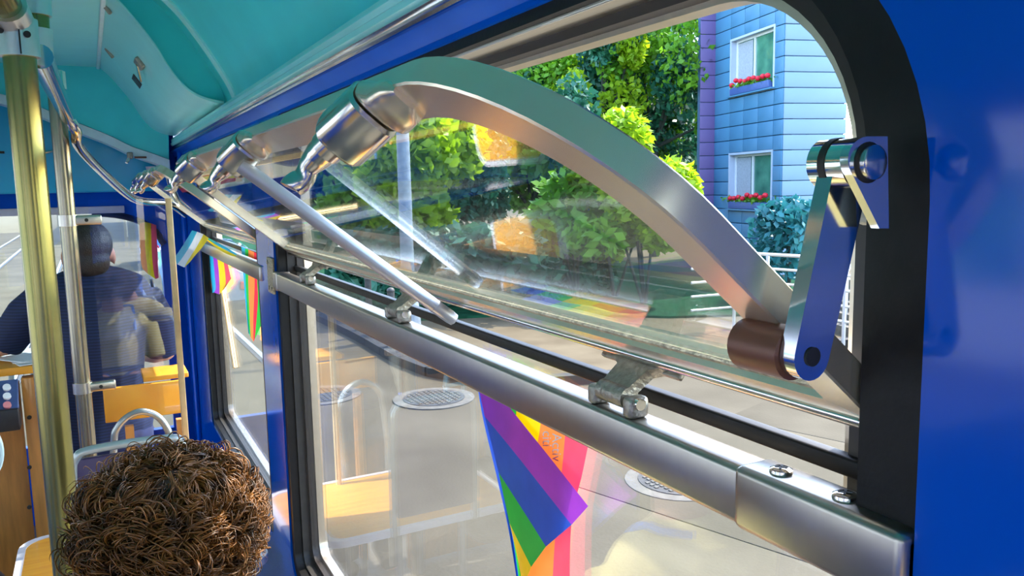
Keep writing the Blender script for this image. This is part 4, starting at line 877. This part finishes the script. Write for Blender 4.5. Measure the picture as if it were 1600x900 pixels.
def head(c, s_=1.0, yaw=0, pitch=0):
    c = np.array(c); cy, sy = math.cos(yaw), math.sin(yaw); R_ = np.array([[cy, -sy, 0], [sy, cy, 0], [0, 0, 1]]) @ np.array([[1, 0, 0], [0, math.cos(pitch), -math.sin(pitch)], [0, math.sin(pitch), math.cos(pitch)]])
    t = lambda x, y, z: c + R_ @ (np.array([x, y, z]) * s_)
    E = [('e', t(0, -.012, .025), np.array((.075, .092, .088)) * s_, R_), ('e', t(0, .018, -.045), np.array((.060, .068, .068)) * s_, R_), ('e', t(0, .058, -.088), np.array((.030, .026, .022)) * s_, R_)]
    E += [('t', [t(0, .088, .012), t(0, .108, -.022), t(0, .094, -.032)], [.008 * s_, .013 * s_, .012 * s_])]
    for sx in (-1, 1): E += [('e', t(sx * .078, -.010, -.010), np.array((.010, .020, .032)) * s_, R_), ('e', t(sx * .045, .060, -.022), np.array((.024, .022, .020)) * s_, R_)]
    E += [('e', t(0, .088, -.060), np.array((.024, .010, .006)) * s_, R_), ('e', t(0, .086, -.070), np.array((.020, .010, .006)) * s_, R_), ('e', t(0, .076, .020), np.array((.050, .016, .010)) * s_, R_)]
    return E, t, R_
def eyes(t, s_, parent):
    for sx in (-1, 1):
        e_ = MB().ell(t(sx * .032, .076, .004), (.013 * s_, .011 * s_, .009 * s_), 12, 8).build('eye', M['paper'], parent); MB().ell(t(sx * .032, .0845, .004), (.006 * s_, .004 * s_, .006 * s_), 10, 6).build('iris', M['dark'], e_)

# --- driver, standing with his back to us
dr = thing('person', 'driver seen from behind in a dark navy striped shirt, standing at the controls', 'person', (.0, 3.62, -.25))
DY = 3.62; hc = ony(138, 398, DY); sc_ = 1.12
E_, T_, R_ = head(hc, sc_, .05, -.08)
sh_z = ony(150, 438, DY)[2]
shl = ony(72, 446, DY); shr = ony(232, 452, DY)
neck = [('t', [hc + np.array([0, -.015, -.03]), np.array([hc[0] + .01, DY - .02, sh_z + .02])], [.060, .068])]
torso = [('t', [(hc[0] + .01, DY, sh_z - .02), (hc[0] + .01, DY - .01, sh_z - .22), (hc[0], DY, sh_z - .45), (hc[0] - .02, DY, sh_z - .66)], [.13, .165, .150, .150]), ('e', (hc[0] + .01, DY, sh_z - .10), (.215, .115, .15)), ('e', (hc[0] + .01, DY, sh_z - .03), (.19, .09, .07)), ('e', (hc[0], DY, sh_z - .58), (.18, .13, .16))]
el = np.array([shl[0] - .155, DY + .06, shl[2] - .23]); hl = np.array([shl[0] - .26, DY + .32, shl[2] - .28]); er = np.array([shr[0] + .045, DY + .05, shr[2] - .28]); hrr = np.array([shr[0] - .02, DY + .30, shr[2] - .33])
armL = ('t', [shl + np.array([.03, 0, -.03]), shl * .5 + el * .5, el, el * .5 + hl * .5, hl], [.066, .058, .046, .042, .030]); armR = ('t', [shr + np.array([-.03, 0, -.03]), shr * .5 + er * .5, er, er * .5 + hrr * .5, hrr], [.066, .058, .046, .042, .030])
hip = sh_z - .66; legs = [('t', [(hc[0] + sx * .09 - .02, DY, hip), (hc[0] + sx * .10 - .02, DY + .02, (hip - .25) / 2), (hc[0] + sx * .10 - .02, DY - .01, -.16)], [.105, .072, .045]) for sx in (-1, 1)]
feet = [('t', [(hc[0] + sx * .10 - .02, DY - .06, -.215), (hc[0] + sx * .11 - .02, DY + .15, -.22)], [.04, .034]) for sx in (-1, 1)]
flesh('body', E_ + neck + torso + [armL, armR] + legs + feet + hand(hl, hl - el, (0, -.2, -1), 1) + hand(hrr, hrr - er, (0, -.2, -1), -1), SK, dr)
eyes(T_, sc_, dr)
infl = lambda L_, d: [(q[0], q[1], (np.array(q[2]) + d), *q[3:]) for q in L_]
NV = mat('navy_striped_shirt', (.004, .010, .045), .8, 0, .1, 30)
_n = NV.node_tree; _b = _n.nodes['Principled BSDF']; _w = _n.nodes.new('ShaderNodeTexWave'); _w.bands_direction = 'Z'; _w.inputs['Scale'].default_value = 26; _t = _n.nodes.new('ShaderNodeTexCoord'); _n.links.new(_t.outputs['Object'], _w.inputs[0])
_r = _n.nodes.new('ShaderNodeValToRGB'); _r.color_ramp.elements[0].color = (.002, .006, .030, 1); _r.color_ramp.elements[1].color = (.006, .018, .075, 1); _n.links.new(_w.outputs[0], _r.inputs[0]); _n.links.new(_r.outputs[0], _b.inputs['Base Color'])
flesh('shirt', infl(torso, .014) + [('t', [shl + np.array([.03, 0, -.03]), shl * .5 + el * .5, el * .92 + hl * .08], [.082, .076, .068]), ('t', [shr + np.array([-.03, 0, -.03]), shr * .5 + er * .5, er * .92 + hrr * .08], [.082, .076, .068]), ('t', [(hc[0] + .01, DY - .01, sh_z + .05), (hc[0] + .01, DY - .01, sh_z - .02)], [.074, .11])], NV, dr)
flesh('trousers', infl(legs, .014) + [('e', (hc[0] - .01, DY, hip + .02), (.20, .15, .14))], mat('navy_trousers', (.008, .014, .06), .85, 0, .15, 30), dr)
for sx in (-1, 1): flesh('shoe', [('t', [(hc[0] + sx * .10 - .02, DY - .06, -.205), (hc[0] + sx * .11 - .02, DY + .17, -.212)], [.048, .038])], M['black'], dr)
flesh('hair', [('e', T_(0, -.020, .036), np.array((.081, .093, .089)) * sc_, R_), ('e', T_(0, -.052, -.025), np.array((.066, .052, .062)) * sc_, R_)], HAIR, dr, .006)

# --- curly haired passenger in front of the camera
KC = ony(270, 822, 1.18); kd = thing('person', 'passenger with big brown curly hair and pale yellow shirt, seated, seen from behind', 'person', (KC[0], 1.1, 0))
ks_ = .95; hcen = KC + np.array([0, .0, -.03]); E_, T_, R_ = head(hcen, ks_, 0, -.15)
kx = KC[0]; nz = hcen[2] - .16
kt = [('t', [(kx, 1.14, nz - .02), (kx, 1.12, nz - .18), (kx, 1.10, .58)], [.09, .125, .13]), ('e', (kx, 1.14, nz - .06), (.165, .085, .08))]
kneck = [('t', [hcen + np.array([0, -.01, -.04]), (kx, 1.15, nz)], [.05, .056])]
kleg = [('t', [(kx + sx * .08, 1.08, .55), (kx + sx * .10, 1.52, .56), (kx + sx * .10, 1.56, .10)], [.085, .06, .04]) for sx in (-1, 1)]
karm = []; khand = []
for sx in (-1, 1):
    a = np.array([kx + sx * .16, 1.14, nz - .07]); e1 = np.array([kx + sx * .20, 1.20, nz - .30]); h1 = np.array([kx + sx * .11, 1.42, .66]); karm.append(('t', [a, e1, h1], [.045, .036, .025])); khand += hand(h1, h1 - e1, (0, -.2, -1), sx)
kfoot = [('t', [(kx + sx * .10, 1.52, .045), (kx + sx * .11, 1.72, .04)], [.035, .03]) for sx in (-1, 1)]
flesh('body', E_ + kneck + kt + kleg + karm + khand + kfoot, SK, kd, .008); eyes(T_, ks_, kd)
YS = mat('pale_yellow_shirt', (.82, .70, .30), .8, 0, .06, 20, trans=.1)
flesh('shirt', infl(kt, .014) + [('t', [np.array(q[1][0]), np.array(q[1][1]) * .8 + np.array(q[1][0]) * .2], [.062, .058]) for q in karm] + [('t', [(kx, 1.15, nz + .03), (kx, 1.14, nz - .03)], [.064, .09])], YS, kd, .008)
flesh('shorts', infl([('t', q[1][:2], q[2][:2]) for q in kleg], .014), mat('blue_shorts', (.03, .12, .45), .8), kd, .008)
for sx in (-1, 1): flesh('shoe', [('t', [(kx + sx * .10, 1.52, .048), (kx + sx * .11, 1.75, .045)], [.042, .036])], M['paper'], kd, .008)
MB().tube(smooth_pts([(kx + .05, 1.06, nz + .03), (kx + .09, 1.09, nz + .035), (kx + .10, 1.16, nz + .02), (kx + .10, 1.24, nz - .08)], 5), .008, 8).build('strap', M['rail_blue'], kd)
# hair: scalp cap and many separate curls
HC = KC.copy(); HR = np.array([.113, .117, .096])
CH = mat('brown_curly_hair', (.022, .009, .004), .36, 0, .4, 38, spec=.4, col2=(.29, .105, .017))
cap = flesh('hair', [('e', HC + np.array([0, -.005, 0]), HR * .90)], mat('hair_base', (.012, .006, .003), .6), kd, .01)
def curls(N, seed):
    g = np.random.default_rng(seed); K = 34; V = []; crown = np.array([.0, -.30, 1.0]); crown /= np.linalg.norm(crown)
    a = np.cross(crown, [1, 0, 0]); a /= np.linalg.norm(a); b = np.cross(crown, a); n3 = 3; ang = np.arange(n3) * 2 * math.pi / n3; t = np.linspace(0, 1, K)
    for k in range(N):
        th0 = math.acos(1 - g.uniform(0.0, 1.66)); ph = g.uniform(0, 2 * math.pi); near = max(0, 1 - th0 / .60)
        if k < 130: th0 = math.acos(1 - .10 * (k / 130)); near = .75
        d0 = math.cos(th0) * crown + math.sin(th0) * (math.cos(ph) * a + math.sin(ph) * b)
        flow = -math.sin(th0) * crown + math.cos(th0) * (math.cos(ph) * a + math.sin(ph) * b); side = np.cross(d0, flow)
        dev = g.normal(0, .85 * (1 - .8 * near)); f_ = flow * math.cos(dev) + side * math.sin(dev); sd = np.cross(d0, f_)
        L_ = g.uniform(.055, .095) * (1 + .5 * near); turns = g.uniform(2.0, 4.2) * (1 - .75 * near); amp = g.uniform(.008, .0165) * (1 - .6 * near); hand_ = g.choice([-1, 1]); lift = g.uniform(-.010, .010); out = g.uniform(-.004, .020) * (1 - near); p0 = g.uniform(0, 6.28)
        P0 = HC + d0 * HR * .93
        if k >= N - 260: lift += .006; out += .012; amp *= 1.15
        for q in range(6 if k < N - 260 else 2):
            hp_ = hand_ * 2 * math.pi * turns * (1 + g.normal(0, .05)) * t + p0 + g.normal(0, .36); av = amp * np.minimum(1, t * 2.5 + .25) * (1 + g.normal(0, .22)) * (1 - .25 * t)
            C_ = P0 + f_ * (L_ * (1 + g.normal(0, .05)) * t)[:, None]; rel = (C_ - HC) / HR; C_ = HC + rel / np.linalg.norm(rel, axis=1)[:, None] * HR * .95 + d0 * (lift + out * t ** 1.5)[:, None] + g.normal(0, .003, 3)
            P = C_ + d0 * (np.cos(hp_) * av)[:, None] + sd * (np.sin(hp_) * av)[:, None]
            w_ = g.uniform(.0006, .00125) * np.r_[np.ones(K - 4), [.9, .75, .5, .2]]
            T = np.gradient(P, axis=0); T /= np.linalg.norm(T, axis=1)[:, None] + 1e-9; u = np.cross(T, d0); u /= np.linalg.norm(u, axis=1)[:, None] + 1e-9; v = np.cross(T, u)
            V.append(P[:, None] + w_[:, None, None] * (np.cos(ang)[None, :, None] * u[:, None] + np.sin(ang)[None, :, None] * v[:, None]))
    V = np.array(V); n_ = len(V); idx = np.arange(n_ * K * n3).reshape(n_, K, n3); nx = np.roll(idx, -1, axis=2)
    F = np.stack([idx[:, :-1], nx[:, :-1], nx[:, 1:], idx[:, 1:]], -1).reshape(-1, 4)
    base = np.array(kd.location); me = bpy.data.meshes.new('hair_curls'); me.vertices.add(V.size // 3); me.vertices.foreach_set('co', (V.reshape(-1, 3) - base).astype(np.float32).ravel())
    me.loops.add(F.size); me.polygons.add(len(F)); me.loops.foreach_set('vertex_index', F.astype(np.int32).ravel()); me.polygons.foreach_set('loop_start', np.arange(0, F.size, 4, dtype=np.int32))
    me.update(calc_edges=True); me.polygons.foreach_set('use_smooth', [True] * len(F)); me.materials.append(CH)
    o = bpy.data.objects.new('hair_curls', me); COL.objects.link(o); o.parent = kd; o['kind'] = 'stuff'
curls(1350, 3)
# --- passenger behind the camera, seen mirrored in the partition
ps = thing('person', 'passenger in khaki shirt seated behind, mirrored in the clear partition', 'person', (.2, -.45, 0))
mir = lambda px, py, yv: (lambda p_: np.array([p_[0], 2 * PY2 - yv, p_[2]]))(ony(px, py, yv))
fc = mir(188, 440, 6.35); fc[2] = max(fc[2], .98); E_, T_, R_ = head(fc, 1.0, 0, -.1); px_ = fc[0] + .06; nz = fc[2] - .17
bt = [('t', [(px_, -.42, nz - .02), (px_, -.44, nz - .2), (px_, -.45, .50)], [.10, .15, .15]), ('e', (px_, -.42, nz - .07), (.21, .10, .09))]
ba = []; bh = []
for sx in (-1, 1):
    a = np.array([px_ + sx * .20, -.42, nz - .08]); e1 = np.array([px_ + sx * .24, -.30, nz - .32]); h1 = np.array([px_ + sx * .05, -.08, nz - .22]); ba.append(('t', [a, e1, h1], [.055, .045, .03])); bh += hand(h1, h1 - e1, (0, -.3, -1), sx)
bl = [('t', [(px_ + sx * .09, -.45, .52), (px_ + sx * .11, .02, .52), (px_ + sx * .11, .05, .09)], [.10, .07, .045]) for sx in (-1, 1)]; bf = [('t', [(px_ + sx * .11, .02, .045), (px_ + sx * .11, .2, .04)], [.04, .034]) for sx in (-1, 1)]
flesh('body', E_ + [('t', [fc, (px_, -.42, nz)], [.055, .06])] + bt + ba + bh + bl + bf, SK, ps, .01); eyes(T_, 1, ps)
flesh('shirt', infl(bt, .016) + [('t', [q[1][0], q[1][1]], [.078, .074]) for q in ba], mat('khaki_shirt', (.62, .52, .20), .8), ps, .01)
flesh('trousers', infl(bl, .014), mat('blue_jeans', (.04, .12, .40), .85), ps, .01)
flesh('hair', [('e', T_(0, -.022, .036), np.array((.082, .09, .088)), R_)], HAIR, ps, .008)
seat(-.78, -.02, .40, 'wooden seat behind the camera under the khaki shirted passenger', None, None, .80, .40)

# ---------------------------------------------------------------- repeats carry a common group phrase
GROUPS = dict(sash_hinge='hinges along the near window rail', bench='wooden tram seats', manhole_cover='manhole covers in the road', bollard='bollards behind the kerb', leafy_tree='trees beyond the street', shrub='shrubs in front of the trees', rainbow_flag='rainbow flags hung in the tram', rainbow_streamer='rainbow streamers on the far sash', window_rail='window rails', hopper_sash='tilted hopper sashes', car='parked cars', street_house='houses along the street', tram_track='tram tracks ahead', flower_box='geranium boxes on the building')
for o in bpy.data.objects:
    b = o.name.split('.')[0]
    if o.parent is None and b in GROUPS: o['group'] = GROUPS[b]
